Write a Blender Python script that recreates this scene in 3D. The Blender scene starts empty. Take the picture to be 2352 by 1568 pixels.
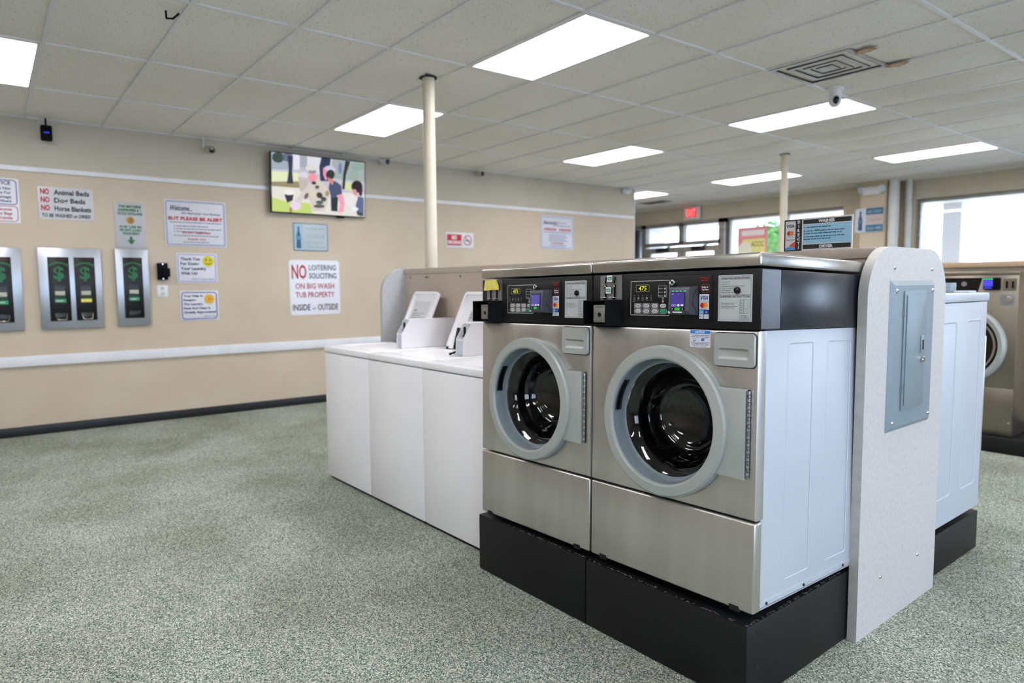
import bpy, bmesh, math, random
from mathutils import Matrix, Vector, Euler
PI = math.pi
C = bpy.context.scene.collection
SC = bpy.context.scene

# ------------------------------------------------------------------ camera, world, exposure
HC = 2.9325          # ceiling height
cam = bpy.data.cameras.new('camera'); camo = bpy.data.objects.new('camera', cam); C.objects.link(camo)
cam.sensor_width = 36; cam.lens = 36*1569.0/2352; cam.clip_start = .05; cam.clip_end = 300
yaw, pitch, roll = .9151, -.0814, -.0075
fw = Vector((-math.sin(yaw)*math.cos(pitch), math.cos(yaw)*math.cos(pitch), math.sin(pitch)))
r0 = Vector((math.cos(yaw), math.sin(yaw), 0)); u0 = r0.cross(fw)
rr_ = math.cos(roll)*r0+math.sin(roll)*u0; uu_ = -math.sin(roll)*r0+math.cos(roll)*u0
mw = Matrix((rr_, uu_, -fw)).transposed().to_4x4(); mw.translation = (0, 0, 1.3668)
camo.matrix_world = mw
cam.dof.use_dof = True; cam.dof.focus_distance = 2.35; cam.dof.aperture_fstop = 2.4
SC.camera = camo
w = bpy.data.worlds.new('overcast_sky'); SC.world = w; w.use_nodes = True
bg = w.node_tree.nodes['Background']; bg.inputs[0].default_value = (.66, .83, 1.08, 1); bg.inputs[1].default_value = 3.6
SC.view_settings.view_transform = 'Standard'; SC.view_settings.look = 'None'
SC.view_settings.exposure = 1.08; SC.view_settings.gamma = 1
SC.cycles.use_denoising = True
SC.cycles.max_bounces = 8; SC.cycles.diffuse_bounces = 4; SC.cycles.glossy_bounces = 5; SC.cycles.transmission_bounces = 8
SC.cycles.caustics_reflective = False; SC.cycles.caustics_refractive = False
SC.cycles.sample_clamp_indirect = 6
LAMP = 7.5           # brightness of the ceiling lenses
XR = 5.3             # wall on the right, outside the frame
def portal(name, loc, rot, sx, sy):
    l = bpy.data.lights.new(name, 'AREA'); l.shape = 'RECTANGLE'; l.size = sx; l.size_y = sy; l.cycles.is_portal = True
    o = bpy.data.objects.new(name, l); C.objects.link(o); o.location = loc; o.rotation_euler = rot

# ------------------------------------------------------------------ helpers
def lin(c):
    if isinstance(c, str):
        c = tuple(int(c[i:i+2], 16)/255 for i in (0, 2, 4))
        c = tuple(x/12.92 if x <= .04045 else ((x+.055)/1.055)**2.4 for x in c)
    return (*c[:3], 1)
_m = {}
def mat(name, col, rough=.5, metal=0, **k):
    if name in _m: return _m[name]
    m = bpy.data.materials.new(name); m.use_nodes = True; _m[name] = m
    b = m.node_tree.nodes['Principled BSDF']
    b.inputs['Base Color'].default_value = lin(col); b.inputs['Roughness'].default_value = rough; b.inputs['Metallic'].default_value = metal
    for kk, v in k.items():
        if kk == 'emit': b.inputs['Emission Color'].default_value = lin(v[0]); b.inputs['Emission Strength'].default_value = v[1]
        elif kk == 'coat': b.inputs['Coat Weight'].default_value = v; b.inputs['Coat Roughness'].default_value = .08
        elif kk == 'spec': b.inputs['Specular IOR Level'].default_value = v
    return m
def ink(h): return mat('ink_'+h, h, .55)
def glow(h, s, k_=.52):
    s = round(s*k_, 3)
    return mat('glow_%s_%s' % (h, s), '000000', .5, emit=(h, s), spec=.2)
def N(m, t, **k):
    n = m.node_tree.nodes.new(t)
    for a, b in k.items():
        if a.startswith('i_'): n.inputs[a[2:].replace('_', ' ')].default_value = b
        else: setattr(n, a, b)
    return n
def L(m, a, b): m.node_tree.links.new(a, b)
def ramp(m, stops, interp='LINEAR'):
    r = N(m, 'ShaderNodeValToRGB'); cr = r.color_ramp; cr.interpolation = interp
    while len(cr.elements) < len(stops): cr.elements.new(.5)
    for e, (p, c) in zip(cr.elements, stops): e.position = p; e.color = lin(c)
    return r
def textured(name, c1, c2, scale, rough=.5, metal=0, stretch=(1, 1, 1), bump=0, detail=4, lo=.35, hi=.65, rvar=0, **k):
    """noise between two colours of the surface, with optional bump and roughness variation"""
    if name in _m: return _m[name]
    m = mat(name, c1, rough, metal, **k); b = m.node_tree.nodes['Principled BSDF']
    tc = N(m, 'ShaderNodeTexCoord'); mp = N(m, 'ShaderNodeMapping'); mp.inputs['Scale'].default_value = stretch
    nz = N(m, 'ShaderNodeTexNoise', i_Scale=scale, i_Detail=detail)
    L(m, tc.outputs['Object'], mp.inputs[0]); L(m, mp.outputs[0], nz.inputs['Vector'])
    r = ramp(m, [(lo, c1), (hi, c2)]); L(m, nz.outputs[0], r.inputs[0]); L(m, r.outputs[0], b.inputs['Base Color'])
    if bump:
        bp = N(m, 'ShaderNodeBump', i_Strength=bump, i_Distance=.002); L(m, nz.outputs[0], bp.inputs['Height']); L(m, bp.outputs[0], b.inputs['Normal'])
    if rvar:
        mr = N(m, 'ShaderNodeMapRange'); mr.inputs[3].default_value = rough-rvar; mr.inputs[4].default_value = rough+rvar
        L(m, nz.outputs[0], mr.inputs[0]); L(m, mr.outputs[0], b.inputs['Roughness'])
    return m

class MB:
    """collects shapes into one mesh"""
    def __init__(s): s.bm = bmesh.new(); s.mats = []; s.T = Matrix()
    def mi(s, m):
        if m not in s.mats: s.mats.append(m)
        return s.mats.index(m)
    def _add(s, vs, fs, m):
        V = [s.bm.verts.new(s.T @ Vector(v)) for v in vs]; k = s.mi(m)
        for f in fs:
            try:
                q = s.bm.faces.new([V[i] for i in f]); q.material_index = k
            except ValueError: pass
        return s
    def box(s, a, b, m, bev=0, seg=2):
        a = Vector(a); b = Vector(b); t = bmesh.new(); bmesh.ops.create_cube(t, size=1)
        for v in t.verts: v.co = Vector(((a[i]+b[i])/2+v.co[i]*(b[i]-a[i]) for i in range(3)))
        if bev: bmesh.ops.bevel(t, geom=t.edges[:], offset=min(bev, .49*min(abs(b[i]-a[i]) for i in range(3))), segments=seg, affect='EDGES', profile=.5)
        return s._from(t, m)
    def _from(s, t, m, M=None):
        t.verts.index_update(); s._add([(M @ v.co) if M else v.co for v in t.verts], [[v.index for v in f.verts] for f in t.faces], m); t.free(); return s
    def prism(s, pts, z0, z1, m, bev=0):
        """polygon in local xy raised from z0 to z1"""
        n = len(pts); t = bmesh.new()
        a = [t.verts.new((x, y, z0)) for x, y in pts]; b = [t.verts.new((x, y, z1)) for x, y in pts]
        t.faces.new(a[::-1]); top = t.faces.new(b)
        for i in range(n): t.faces.new((a[i], a[(i+1) % n], b[(i+1) % n], b[i]))
        if bev: bmesh.ops.bevel(t, geom=list(top.edges), offset=bev, segments=2, affect='EDGES', profile=.5)
        bmesh.ops.recalc_face_normals(t, faces=t.faces[:])
        return s._from(t, m)
    def flat(s, pts, z, m): return s._add([(x, y, z) for x, y in pts], [range(len(pts))], m)
    def rect(s, x0, y0, x1, y1, z, m): return s.flat([(x0, y0), (x1, y0), (x1, y1), (x0, y1)], z, m)
    def outline(s, pts, wd, z, m):
        """closed line of width wd inside the polygon"""
        n = len(pts); cx = sum(p[0] for p in pts)/n; cy = sum(p[1] for p in pts)/n; inn = []
        for i in range(n):
            p, a, b = Vector(pts[i]), Vector(pts[i-1]), Vector(pts[(i+1) % n])
            d1 = (p-a).normalized(); d2 = (b-p).normalized(); n1 = Vector((-d1.y, d1.x)); n2 = Vector((-d2.y, d2.x))
            bi = (n1+n2); bi = bi.normalized() if bi.length > 1e-6 else n1
            k = wd/max(.3, bi.dot(n1)); q = p+bi*k
            if (Vector((cx, cy))-p).dot(bi) < 0: q = p-bi*k
            inn.append(q)
        vs = [(x, y, z) for x, y in pts]+[(q[0], q[1], z) for q in inn]
        return s._add(vs, [(i, (i+1) % n, n+(i+1) % n, n+i) for i in range(n)], m)
    def lathe(s, prof, m, n=48, a0=0, a1=2*PI, closed=None):
        """profile (r, z) about local z; several materials when m is a list per segment"""
        full = abs(a1-a0-2*PI) < 1e-6; k = len(prof); vs = []; nn = n if full else n+1
        for i in range(nn):
            a = a0+(a1-a0)*i/n
            for r, z in prof: vs.append((r*math.cos(a), r*math.sin(a), z))
        for j in range(k-1):
            fs = []
            for i in range(n):
                i2 = (i+1) % nn
                fs.append((i*k+j, i2*k+j, i2*k+j+1, i*k+j+1))
            mm = m[j] if isinstance(m, list) else m
            if j == 0: V = [s.bm.verts.new(s.T @ Vector(v)) for v in vs]
            ki = s.mi(mm)
            for f in fs:
                q = [V[x] for x in f]
                q2 = []
                for v in q:
                    if v not in q2: q2.append(v)
                try: ff = s.bm.faces.new(q2); ff.material_index = ki
                except ValueError: pass
        return s
    def cyl(s, c, r, h, m, n=24, bev=0):
        """upright cylinder from c along local z"""
        T0 = s.T; s.T = s.T @ Matrix.Translation(c)
        p = [(0, 0), (r, 0), (r, h-bev), (r-bev, h), (0, h)] if bev else [(0, 0), (r, 0), (r, h), (0, h)]
        s.lathe(p, m, n); s.T = T0; return s
    def tube(s, pts, r, m, n=10):
        pts = [Vector(p) for p in pts]; rings = []
        up = Vector((0, 0, 1))
        for i, p in enumerate(pts):
            d = (pts[min(i+1, len(pts)-1)]-pts[max(i-1, 0)]).normalized()
            a = d.cross(up)
            if a.length < .1: a = d.cross(Vector((0, 1, 0)))
            a.normalize(); b = a.cross(d).normalized()
            rings.append([p+r*(math.cos(2*PI*k/n)*a+math.sin(2*PI*k/n)*b) for k in range(n)])
        vs = [v for q in rings for v in q]; fs = []
        for i in range(len(pts)-1):
            for k in range(n): fs.append((i*n+k, i*n+(k+1) % n, (i+1)*n+(k+1) % n, (i+1)*n+k))
        fs.append(tuple(range(n))[::-1]); fs.append(tuple((len(pts)-1)*n+k for k in range(n)))
        return s._add(vs, fs, m)
    def ball(s, c, r, m, sc=(1, 1, 1), u=20, v=12):
        t = bmesh.new(); bmesh.ops.create_uvsphere(t, u_segments=u, v_segments=v, radius=r)
        return s._from(t, m, Matrix.Translation(c) @ Matrix.Diagonal((*sc, 1)))
    def text(s, txt, x, y, h, z, m, align='L', bold=0, ital=0, wd=None, vert=None):
        """flat letters of cap height h with baseline at x, y; wd squeezes the line to that width"""
        vs, fs, x0, x1 = letters(txt, bold)
        k = h/.7; kx = k
        if wd: kx = wd/max(1e-6, (x1-x0))
        w_ = (x1-x0)*kx; ox = {'L': 0, 'C': -w_/2, 'R': -w_}[align]
        s._add([(x+ox+(a-x0)*kx+ital*b*k, y+b*k, z) for a, b in vs], fs, m); return w_
    def words(s, x0, x1, y, h, z, m, seed=1, fill=.8):
        """a line too small to read: short dashes the length of words"""
        R = random.Random(seed); x = x0
        while x < x1-h:
            l = min(R.uniform(1.2, 4.5)*h, x1-x); s.rect(x, y, x+l, y+h*fill, z, m); x += l+h*.55
        return s
    def build(s, name, parent=None, M=None, smooth=True, ang=35, recalc=True):
        if recalc is True and False: pass
        me = bpy.data.meshes.new(name); s.bm.to_mesh(me); s.bm.free()
        for m in s.mats: me.materials.append(m)
        if smooth:
            for p in me.polygons: p.use_smooth = True
            me.set_sharp_from_angle(angle=math.radians(ang))
        o = bpy.data.objects.new(name, me); C.objects.link(o)
        if parent: o.parent = parent
        if M is not None: o.matrix_local = M
        return o
_fc = {}
def letters(txt, bold):
    k = (txt, bold)
    if k not in _fc:
        cu = bpy.data.curves.new('t', 'FONT'); cu.body = txt; cu.size = 1; cu.offset = bold; cu.resolution_u = 2; cu.fill_mode = 'BOTH'
        o = bpy.data.objects.new('t', cu); me = bpy.data.meshes.new_from_object(o)
        vs = [(v.co.x, v.co.y) for v in me.vertices]; fs = [tuple(p.vertices) for p in me.polygons]
        bpy.data.objects.remove(o); bpy.data.curves.remove(cu); bpy.data.meshes.remove(me)
        xs = [v[0] for v in vs] or [0, 1]
        _fc[k] = (vs, fs, min(xs), max(xs))
    return _fc[k]
def rrect(x0, y0, x1, y1, r, n=5):
    out = []
    for cx, cy, a in ((x1-r, y0+r, -PI/2), (x1-r, y1-r, 0), (x0+r, y1-r, PI/2), (x0+r, y0+r, PI)):
        for i in range(n+1): out.append((cx+r*math.cos(a+PI/2*i/n), cy+r*math.sin(a+PI/2*i/n)))
    return out
def circ(cx, cy, r, n=24, ry=None): return [(cx+r*math.cos(2*PI*i/n), cy+(ry or r)*math.sin(2*PI*i/n)) for i in range(n)]
def tag(o, label=None, cat=None, group=None, kind=None):
    if label: o['label'] = label
    if cat: o['category'] = cat
    if group: o['group'] = group
    if kind: o['kind'] = kind
    return o
def struct(name, mb, **k): return tag(mb.build(name, **k), kind='structure')
def empty(name, M, label, cat, group=None):
    o = bpy.data.objects.new(name, None); C.objects.link(o); o.matrix_world = M; o.empty_display_size = .1
    return tag(o, label, cat, group)
# frames: FY faces -Y (x right, y up, z out); FX faces +X
FY = Matrix(((1, 0, 0, 0), (0, 0, -1, 0), (0, 1, 0, 0), (0, 0, 0, 1)))
FX = Matrix(((0, 0, 1, 0), (1, 0, 0, 0), (0, 1, 0, 0), (0, 0, 0, 1)))
FD = Matrix(((1, 0, 0, 0), (0, -1, 0, 0), (0, 0, -1, 0), (0, 0, 0, 1)))   # faces down
T = Matrix.Translation
RZ = Matrix.Rotation(.0267, 4, 'Z')                                        # the island stands slightly askew in the room
RW = RZ @ T((-1.13, 1.9, .2766)) @ Matrix.Rotation(-.0158, 4, 'Y') @ Matrix.Rotation(-.0271, 4, 'X')   # the two steel washers lean back a little

# ------------------------------------------------------------------ materials
beige = textured('wall_paint', 'c6b5a0', 'cbbba7', 3, .6, bump=.05)
beige_up = textured('wall_paint_upper', 'bdb4a4', 'c2b9aa', 3, .6, bump=.05)
white_trim = textured('white_trim_paint', 'dcdde3', 'e4e4ea', 6, .4)
black_rubber = textured('black_rubber', '0d0d0f', '17171a', 9, .45)
alu = textured('door_aluminium', '8f8c86', 'a3a09a', 4, .4, .5, stretch=(1, 1, 8), rvar=.08)
steel = textured('brushed_steel', 'c4bfbc', 'dcd8d5', 7, .32, .95, stretch=(1, 1, .09), detail=6, lo=.3, hi=.7, rvar=.07)
steel_top = textured('steel_top', 'b9b4ad', 'c9c5c0', 6, .24, .95, rvar=.05)
side_paint = textured('grey_painted_metal', 'bfc4ce', 'c6cbd4', 2, .42, .1)
white_enamel = textured('white_enamel', 'ecebf0', 'f2f1f5', 2, .22, rvar=.03)
white_plastic = textured('white_plastic', 'dfe1e6', 'e6e7eb', 5, .4)
ring_paint = textured('door_ring_grey', 'a0a5a2', 'a9adaa', 4, .34, .15)
inner_ring = mat('inner_ring_grey', '87929a', .25, .2)
black_panel = textured('black_panel', '090a0b', '0e0f11', 12, .45, rvar=.05, spec=.3)
black_side_sheen = textured('black_panel_side_sheen', '10151f', '161c28', 8, .26, rvar=.04, spec=.7)  # bluer base colour paints in the window reflection on the side
black_gloss = mat('black_gloss', '08090b', .12)
black_plastic = mat('black_plastic', '050608', .6, spec=.12)
chrome = mat('chrome', 'cfd0d2', .15, 1)
dark_metal = textured('dark_steel', '2b2b2d', '3b3b3d', 20, .3, .9)
base_paint = textured('black_base_paint', '08090a', '0e1013', 5, .5, rvar=.1, spec=.35)
lam = textured('speckled_laminate', 'c2bcbb', 'cbc6c4', 60, .42, detail=6, lo=.3, hi=.6)
lam_edge = textured('laminate_edge', 'b4b3af', 'c0bebb', 30, .45)
lam_panel = textured('taupe_laminate', 'b5a698', 'bcada0', 50, .5, detail=6)
panel_grey = textured('panel_grey_enamel', '818f99', '88969f', 3, .36, .1)
cream_pipe = textured('cream_pipe_paint', 'd4cab6', 'dad1be', 5, .45)
white_pipe = textured('white_pipe_paint', 'cfd0d0', 'd8d8d8', 5, .4)
tbar = mat('t_bar_white', 'e2e2e4', .5)
glass = bpy.data.materials.new('window_glass'); glass.use_nodes = True; _m['window_glass'] = glass
nt = glass.node_tree; nt.nodes.remove(nt.nodes['Principled BSDF'])
tr = N(glass, 'ShaderNodeBsdfTransparent'); gl = N(glass, 'ShaderNodeBsdfGlossy'); gl.inputs['Roughness'].default_value = .02
fr = N(glass, 'ShaderNodeFresnel'); mx = N(glass, 'ShaderNodeMixShader')
L(glass, fr.outputs[0], mx.inputs[0]); L(glass, tr.outputs[0], mx.inputs[1]); L(glass, gl.outputs[0], mx.inputs[2]); L(glass, mx.outputs[0], nt.nodes['Material Output'].inputs[0])
bowl = bpy.data.materials.new('door_bowl_glass'); bowl.use_nodes = True; _m['bowl'] = bowl
nt = bowl.node_tree; nt.nodes.remove(nt.nodes['Principled BSDF'])
tr = N(bowl, 'ShaderNodeBsdfTransparent'); tr.inputs[0].default_value = (.5, .52, .56, 1); gl = N(bowl, 'ShaderNodeBsdfGlossy'); gl.inputs['Roughness'].default_value = .03
fr = N(bowl, 'ShaderNodeFresnel', i_IOR=1.75); mx = N(bowl, 'ShaderNodeMixShader')
L(bowl, fr.outputs[0], mx.inputs[0]); L(bowl, tr.outputs[0], mx.inputs[1]); L(bowl, gl.outputs[0], mx.inputs[2]); L(bowl, mx.outputs[0], nt.nodes['Material Output'].inputs[0])

# carpet: fine flecks of dark green, grey and off white
carpet = mat('carpet', '8a938a', .95, spec=.1); b = carpet.node_tree.nodes['Principled BSDF']
tc = N(carpet, 'ShaderNodeTexCoord'); mp = N(carpet, 'ShaderNodeMapping'); mp.inputs['Scale'].default_value = (1, 1, 1)
vo = N(carpet, 'ShaderNodeTexVoronoi', i_Scale=250.0); nz = N(carpet, 'ShaderNodeTexNoise', i_Scale=330.0, i_Detail=3.0); nb = N(carpet, 'ShaderNodeTexNoise', i_Scale=1.4, i_Detail=3.0)
L(carpet, tc.outputs['Object'], mp.inputs[0])
for q in (vo, nz, nb): L(carpet, mp.outputs[0], q.inputs['Vector'])
sx = N(carpet, 'ShaderNodeSeparateColor'); L(carpet, vo.outputs['Color'], sx.inputs[0])
ad = N(carpet, 'ShaderNodeMath', operation='MULTIPLY_ADD'); ad.inputs[1].default_value = .55; L(carpet, sx.outputs[0], ad.inputs[0])
m2 = N(carpet, 'ShaderNodeMath', operation='MULTIPLY'); m2.inputs[1].default_value = .45; L(carpet, nz.outputs[0], m2.inputs[0]); L(carpet, m2.outputs[0], ad.inputs[2])
r = ramp(carpet, [(.14, '183029'), (.3, '4f6358'), (.45, '8c948a'), (.6, 'a9aea2'), (.8, 'ebece2')]); L(carpet, ad.outputs[0], r.inputs[0])
r2 = ramp(carpet, [(.35, 'dcdcd6'), (.65, 'ffffff')]); L(carpet, nb.outputs[0], r2.inputs[0])
mxc = N(carpet, 'ShaderNodeMix', data_type='RGBA', blend_type='MULTIPLY'); mxc.inputs[0].default_value = 1
L(carpet, r.outputs[0], mxc.inputs[6]); L(carpet, r2.outputs[0], mxc.inputs[7]); L(carpet, mxc.outputs[2], b.inputs['Base Color'])
bp = N(carpet, 'ShaderNodeBump', i_Strength=.6, i_Distance=.004); L(carpet, ad.outputs[0], bp.inputs['Height']); L(carpet, bp.outputs[0], b.inputs['Normal'])
# ceiling tile: small pits and specks
tile = mat('ceiling_tile', 'c4c2bd', .9, spec=.1); b = tile.node_tree.nodes['Principled BSDF']
tc = N(tile, 'ShaderNodeTexCoord'); vo = N(tile, 'ShaderNodeTexNoise', i_Scale=90.0, i_Detail=2.0); nb = N(tile, 'ShaderNodeTexNoise', i_Scale=.9, i_Detail=2.0)
L(tile, tc.outputs['Object'], vo.inputs['Vector']); L(tile, tc.outputs['Object'], nb.inputs['Vector'])
r = ramp(tile, [(.27, '8d8b86'), (.36, 'ffffff')]); L(tile, vo.outputs[0], r.inputs[0]); r2 = ramp(tile, [(.3, 'e9e5df'), (.7, 'f0ede9')]); L(tile, nb.outputs[0], r2.inputs[0])
mxc = N(tile, 'ShaderNodeMix', data_type='RGBA', blend_type='MULTIPLY'); mxc.inputs[0].default_value = 1
L(tile, r.outputs[0], mxc.inputs[6]); L(tile, r2.outputs[0], mxc.inputs[7]); L(tile, mxc.outputs[2], b.inputs['Base Color'])
lens = mat('lamp_lens', 'ffffff', .6, emit=('fbf9fb', LAMP))

# ------------------------------------------------------------------ the room shell
XW, YF, YB, YE = -7.78, 11.35, -4.5, 8.54      # left wall, far wall, back wall, end of the left wall
XL2 = -13.0                                     # room behind the end of the left wall
mb = MB(); mb.box((XL2-.2, YB-.2, -.12), (XR+.2, YF+.2, 0), carpet); struct('floor', mb)
ZR = HC+.45
mb = MB()
mb.box((XW-.15, YB, 0), (XW, YE, 2.49), beige); mb.box((XW-.15, YB, 2.49), (XW, YE, ZR), beige_up); struct('wall_left', mb)
mb = MB(); mb.box((XL2, YE-.02, 0), (XW-.15, YE+.1, ZR), beige); struct('wall_return', mb)
mb = MB(); mb.box((XL2-.15, YE, 0), (XL2, YF+.15, ZR), beige); struct('wall_far_left', mb)
mb = MB(); mb.box((XW-.15, YB-.15, 0), (XR+.15, YB, ZR), textured('wall_paint_back', 'bdb3a6', 'c5bbae', 3, .6)); struct('wall_back', mb)
# far wall with the doors and two windows cut out
mb = MB(); Y0, Y1 = YF, YF+.16
DX0, DX1, W1, W2, W3, W4 = -10.02, -8.11, -8.03, -5.72, -4.63, .2
mb.box((XL2, Y0, 2.64), (XR, Y1, ZR), beige_up)
mb.box((XL2, Y0, 0), (-10.9, Y1, 2.64), beige)
mb.box((W1, Y0, 0), (W2, Y1, .55), beige); mb.box((W2, Y0, 0), (W3, Y1, 2.64), beige); mb.box((W3, Y0, 0), (W4, Y1, .55), beige)
mb.box((W4, Y0, 0), (2.9, Y1, 2.64), beige); mb.box((2.9, Y0, 0), (XR, Y1, .55), beige)
struct('wall_far', mb)
# right wall with the shop windows that light the room
mb = MB(); wins = [(-3.6, -.4), (-.1, 3.1), (3.4, 6.6), (6.9, 11.1)]
mb.box((XR, YB, 2.6), (XR+.15, YF+.15, ZR), beige); mb.box((XR, YB, 0), (XR+.15, YF+.15, .45), beige)
for a, b_ in zip([YB]+[q[1] for q in wins], [q[0] for q in wins]+[YF+.15]): mb.box((XR, a, .45), (XR+.15, b_, 2.6), beige)
struct('wall_right', mb)
k = 2
def window(n, M, wd, ht, cols, fm=alu, fw_=.05, dep=.09):
    """frame and panes: M puts local x along, y up, z into the room"""
    mb = MB(); mb.T = M
    for x0, x1, y0, y1 in ((0, wd, 0, fw_), (0, wd, ht-fw_, ht), (0, fw_, fw_, ht-fw_), (wd-fw_, wd, fw_, ht-fw_)): mb.box((x0, y0, -dep), (x1, y1, 0), fm)
    for c in cols: mb.box((c-fw_/2, fw_, -dep), (c+fw_/2, ht-fw_, 0), fm)
    o = struct('window_%d' % n, mb)
    mb = MB(); mb.T = M; mb.box((fw_, fw_, -dep*.6), (wd-fw_, ht-fw_, -dep*.6+.006), glass); mb.build('pane', o)
    return o
FYr = T((0, YF+.12, 0)) @ FY
window(1, T((W1, YF+.12, .55)) @ FY, W2-W1, 2.09, [1.22])
window(2, T((W3, YF+.12, .55)) @ FY, W4-W3, 2.09, [2.4])
window(7, T((2.9, YF+.12, .55)) @ FY, XR-2.9, 2.09, [])
for i, (a, b_) in enumerate(wins):
    # frame seen from inside looking +X: x runs toward -Y
    M = Matrix(((0, 0, -1, XR+.11), (-1, 0, 0, b_), (0, 1, 0, .45), (0, 0, 0, 1)))
    window(3+i, M, b_-a, 2.15, [(b_-a)/2])
    portal('daylight_window_right', (XR+.2, (a+b_)/2, 1.52), (0, PI/2, 0), 2.15, b_-a)
portal('daylight_window_far', ((W1+W2)/2, YF+.25, 1.6), (-PI/2, 0, 0), W2-W1, 2.1)
portal('daylight_window_far', ((W3+W4)/2, YF+.25, 1.6), (-PI/2, 0, 0), W4-W3, 2.1)
portal('daylight_window_far', (4.05, YF+.25, 1.6), (-PI/2, 0, 0), 2.3, 2.1)
portal('daylight_doors', (-9.5, YF+.25, 1.3), (-PI/2, 0, 0), 2.8, 2.6)
# entrance doors: frame with transom lights, then two leaves
mb = MB(); Yd = YF+.02
for x0, x1, z0, z1 in ((-10.9, -10.82, 0, 2.64), (-10.12, DX0+.02, 0, 2.64), (-9.12, -9.0, 2.2, 2.6), (DX1-.05, W1, 0, 2.64), (-10.9, W1, 2.56, 2.64), (DX0, DX1, 2.16, 2.24)):
    mb.box((x0, Yd-.02, z0), (x1, Yd+.1, z1), alu)
d0 = struct('trim_1', mb)
mb = MB(); mb.box((-10.82, Yd+.04, 0), (-10.12, Yd+.046, 2.56), glass); mb.box((DX0+.02, Yd+.04, 2.24), (-9.12, Yd+.046, 2.56), glass); mb.box((-9.0, Yd+.04, 2.24), (DX1-.05, Yd+.046, 2.56), glass); mb.build('pane', d0)
grime = textured('worn_door_rail', '8e8982', 'a9a49c', 14, .5, .3, lo=.3, hi=.6)
for i, (x0, x1) in enumerate(((DX0+.03, -9.075), (-9.065, DX1-.06))):
    mb = MB()
    for a in ((x0, x0+.1, 0, 2.14), (x1-.1, x1, 0, 2.14), (x0+.1, x1-.1, 2.02, 2.14), (x0+.1, x1-.1, 0, .25), (x0+.1, x1-.1, .95, 1.05)): mb.box((a[0], Yd, a[2]), (a[1], Yd+.05, a[3]), grime)
    d = struct('door_%d' % (i+1), mb)
    mb = MB(); mb.box((x0+.1, Yd+.02, .25), (x1-.1, Yd+.026, 2.02), glass); mb.build('pane', d)
    mb = MB(); c = (x0+x1)/2
    mb.box((c-.16, Yd-.06, 2.05), (c+.14, Yd, 2.12), mat('closer_bronze', '3a332c', .4, .6), .008)
    mb.tube([(c+.1, Yd-.05, 2.13), (c+.3, Yd-.07, 2.16), (x1-.1, Yd-.02, 2.2)], .009, mat('closer_bronze', '3a332c', .4, .6)); mb.build('door_closer', d)
# left wall trims
mb = MB(); mb.box((XW, YB, 2.447), (XW+.018, YE, 2.49), white_trim, .003); struct('trim_2', mb)
mb = MB(); mb.box((XW, YB, .651), (XW+.03, YE, .7486), white_trim, .006); struct('trim_3', mb)
mb = MB(); mb.box((XW-.155, YE-.004, 0), (XW+.006, YE+.012, HC), white_trim); struct('trim_4', mb)
mb = MB(); mb.box((XW, YB, 0), (XW+.012, YE, .09), black_rubber, .003); struct('baseboard_left', mb)
mb = MB(); mb.box((W2, YF-.012, 0), (XR, YF, .09), black_rubber); struct('baseboard_far', mb)

# ceiling: sagging tiles in a 2 x 4 ft grid, lamps set in it
GX, GY, TX, TY = -4.1731, 2.8225, 1.2192, .6096
LAMPS = [(0, 0), (-2, 0), (-2, 5), (0, 5), (0, 10), (-2, 10), (-2, -5), (0, -5), (2, -5), (1, -10), (4, -5), (4, -10), (-4, 10), (2, 0), (2, 5), (2, 10), (4, 0), (4, 5), (4, 10)]  # some unseen panels toward the back are added to brighten the washer fronts
VENTS = [(1, 3)]
sag = random.Random(5); mb = MB()
for i in range(-8, 7):
    for j in range(-13, 14):
        x0, y0 = GX+i*TX, GY+j*TY
        if (i, j) in LAMPS: continue
        xa, xb, ya, yb = max(x0, XL2), min(x0+TX, XR), max(y0, YB), min(y0+TY, YF)
        if i == -3 - 0 and False: pass
        if xb-xa < .02 or yb-ya < .02: continue
        if ya < YE-.3 and xb < XW-.1: continue
        s_ = sag.uniform(.002, .009)*(4.5 if i >= -1 and j >= 4 else 1.3); n = 6; vs = []; fs = []
        for a in range(n+1):
            for c in range(n+1):
                u, v = a/n, c/n
                vs.append((xa+(xb-xa)*u, ya+(yb-ya)*v, HC+.006-s_*math.sin(PI*u)**.5*(1-(2*v-1)**2)))
        for a in range(n):
            for c in range(n): fs.append((a*(n+1)+c, a*(n+1)+c+1, (a+1)*(n+1)+c+1, (a+1)*(n+1)+c))
        mb._add(vs, fs, tile)
for i in range(-8, 8):
    x = GX+i*TX
    ya = YE if x < XW else YB
    if XL2 < x < XR: mb.box((x-.012, ya, HC-.003), (x+.012, YF, HC+.012), tbar)
for j in range(-13, 15):
    y = GY+j*TY
    if YB < y < YF: mb.box((XL2 if y > YE else XW, y-.012, HC-.0035), (XR, y+.012, HC+.012), tbar)
mb.box((XW, YB, HC-.004), (XW+.022, YE, HC+.01), tbar); mb.box((W1-3, YF-.022, HC-.004), (XR, YF, HC+.01), tbar)
struct('ceiling', mb, ang=60)
mb = MB(); mb.box((XL2-.2, YB-.2, ZR), (XR+.2, YF+.2, ZR+.1), tile); struct('trim_5', mb)
LN = {(0, 0): 'large bright ceiling light panel nearest above the steel washers', (-2, 0): 'bright ceiling light panel partly behind the near pipe column',
      (-2, 5): 'ceiling light panel above the far end of the sign wall', (0, 5): 'long ceiling light panel with the white dome camera hanging before it',
      (0, 10): 'thin far ceiling light panel at the right toward the big window', (-2, 10): 'far ceiling light panel crossed by the slim far column',
      (-2, -5): 'ceiling light panel cut off by the left edge above the bill changers', (-4, 10): 'tiny far ceiling light just past the end of the sign wall'}
lamp0 = None
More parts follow.
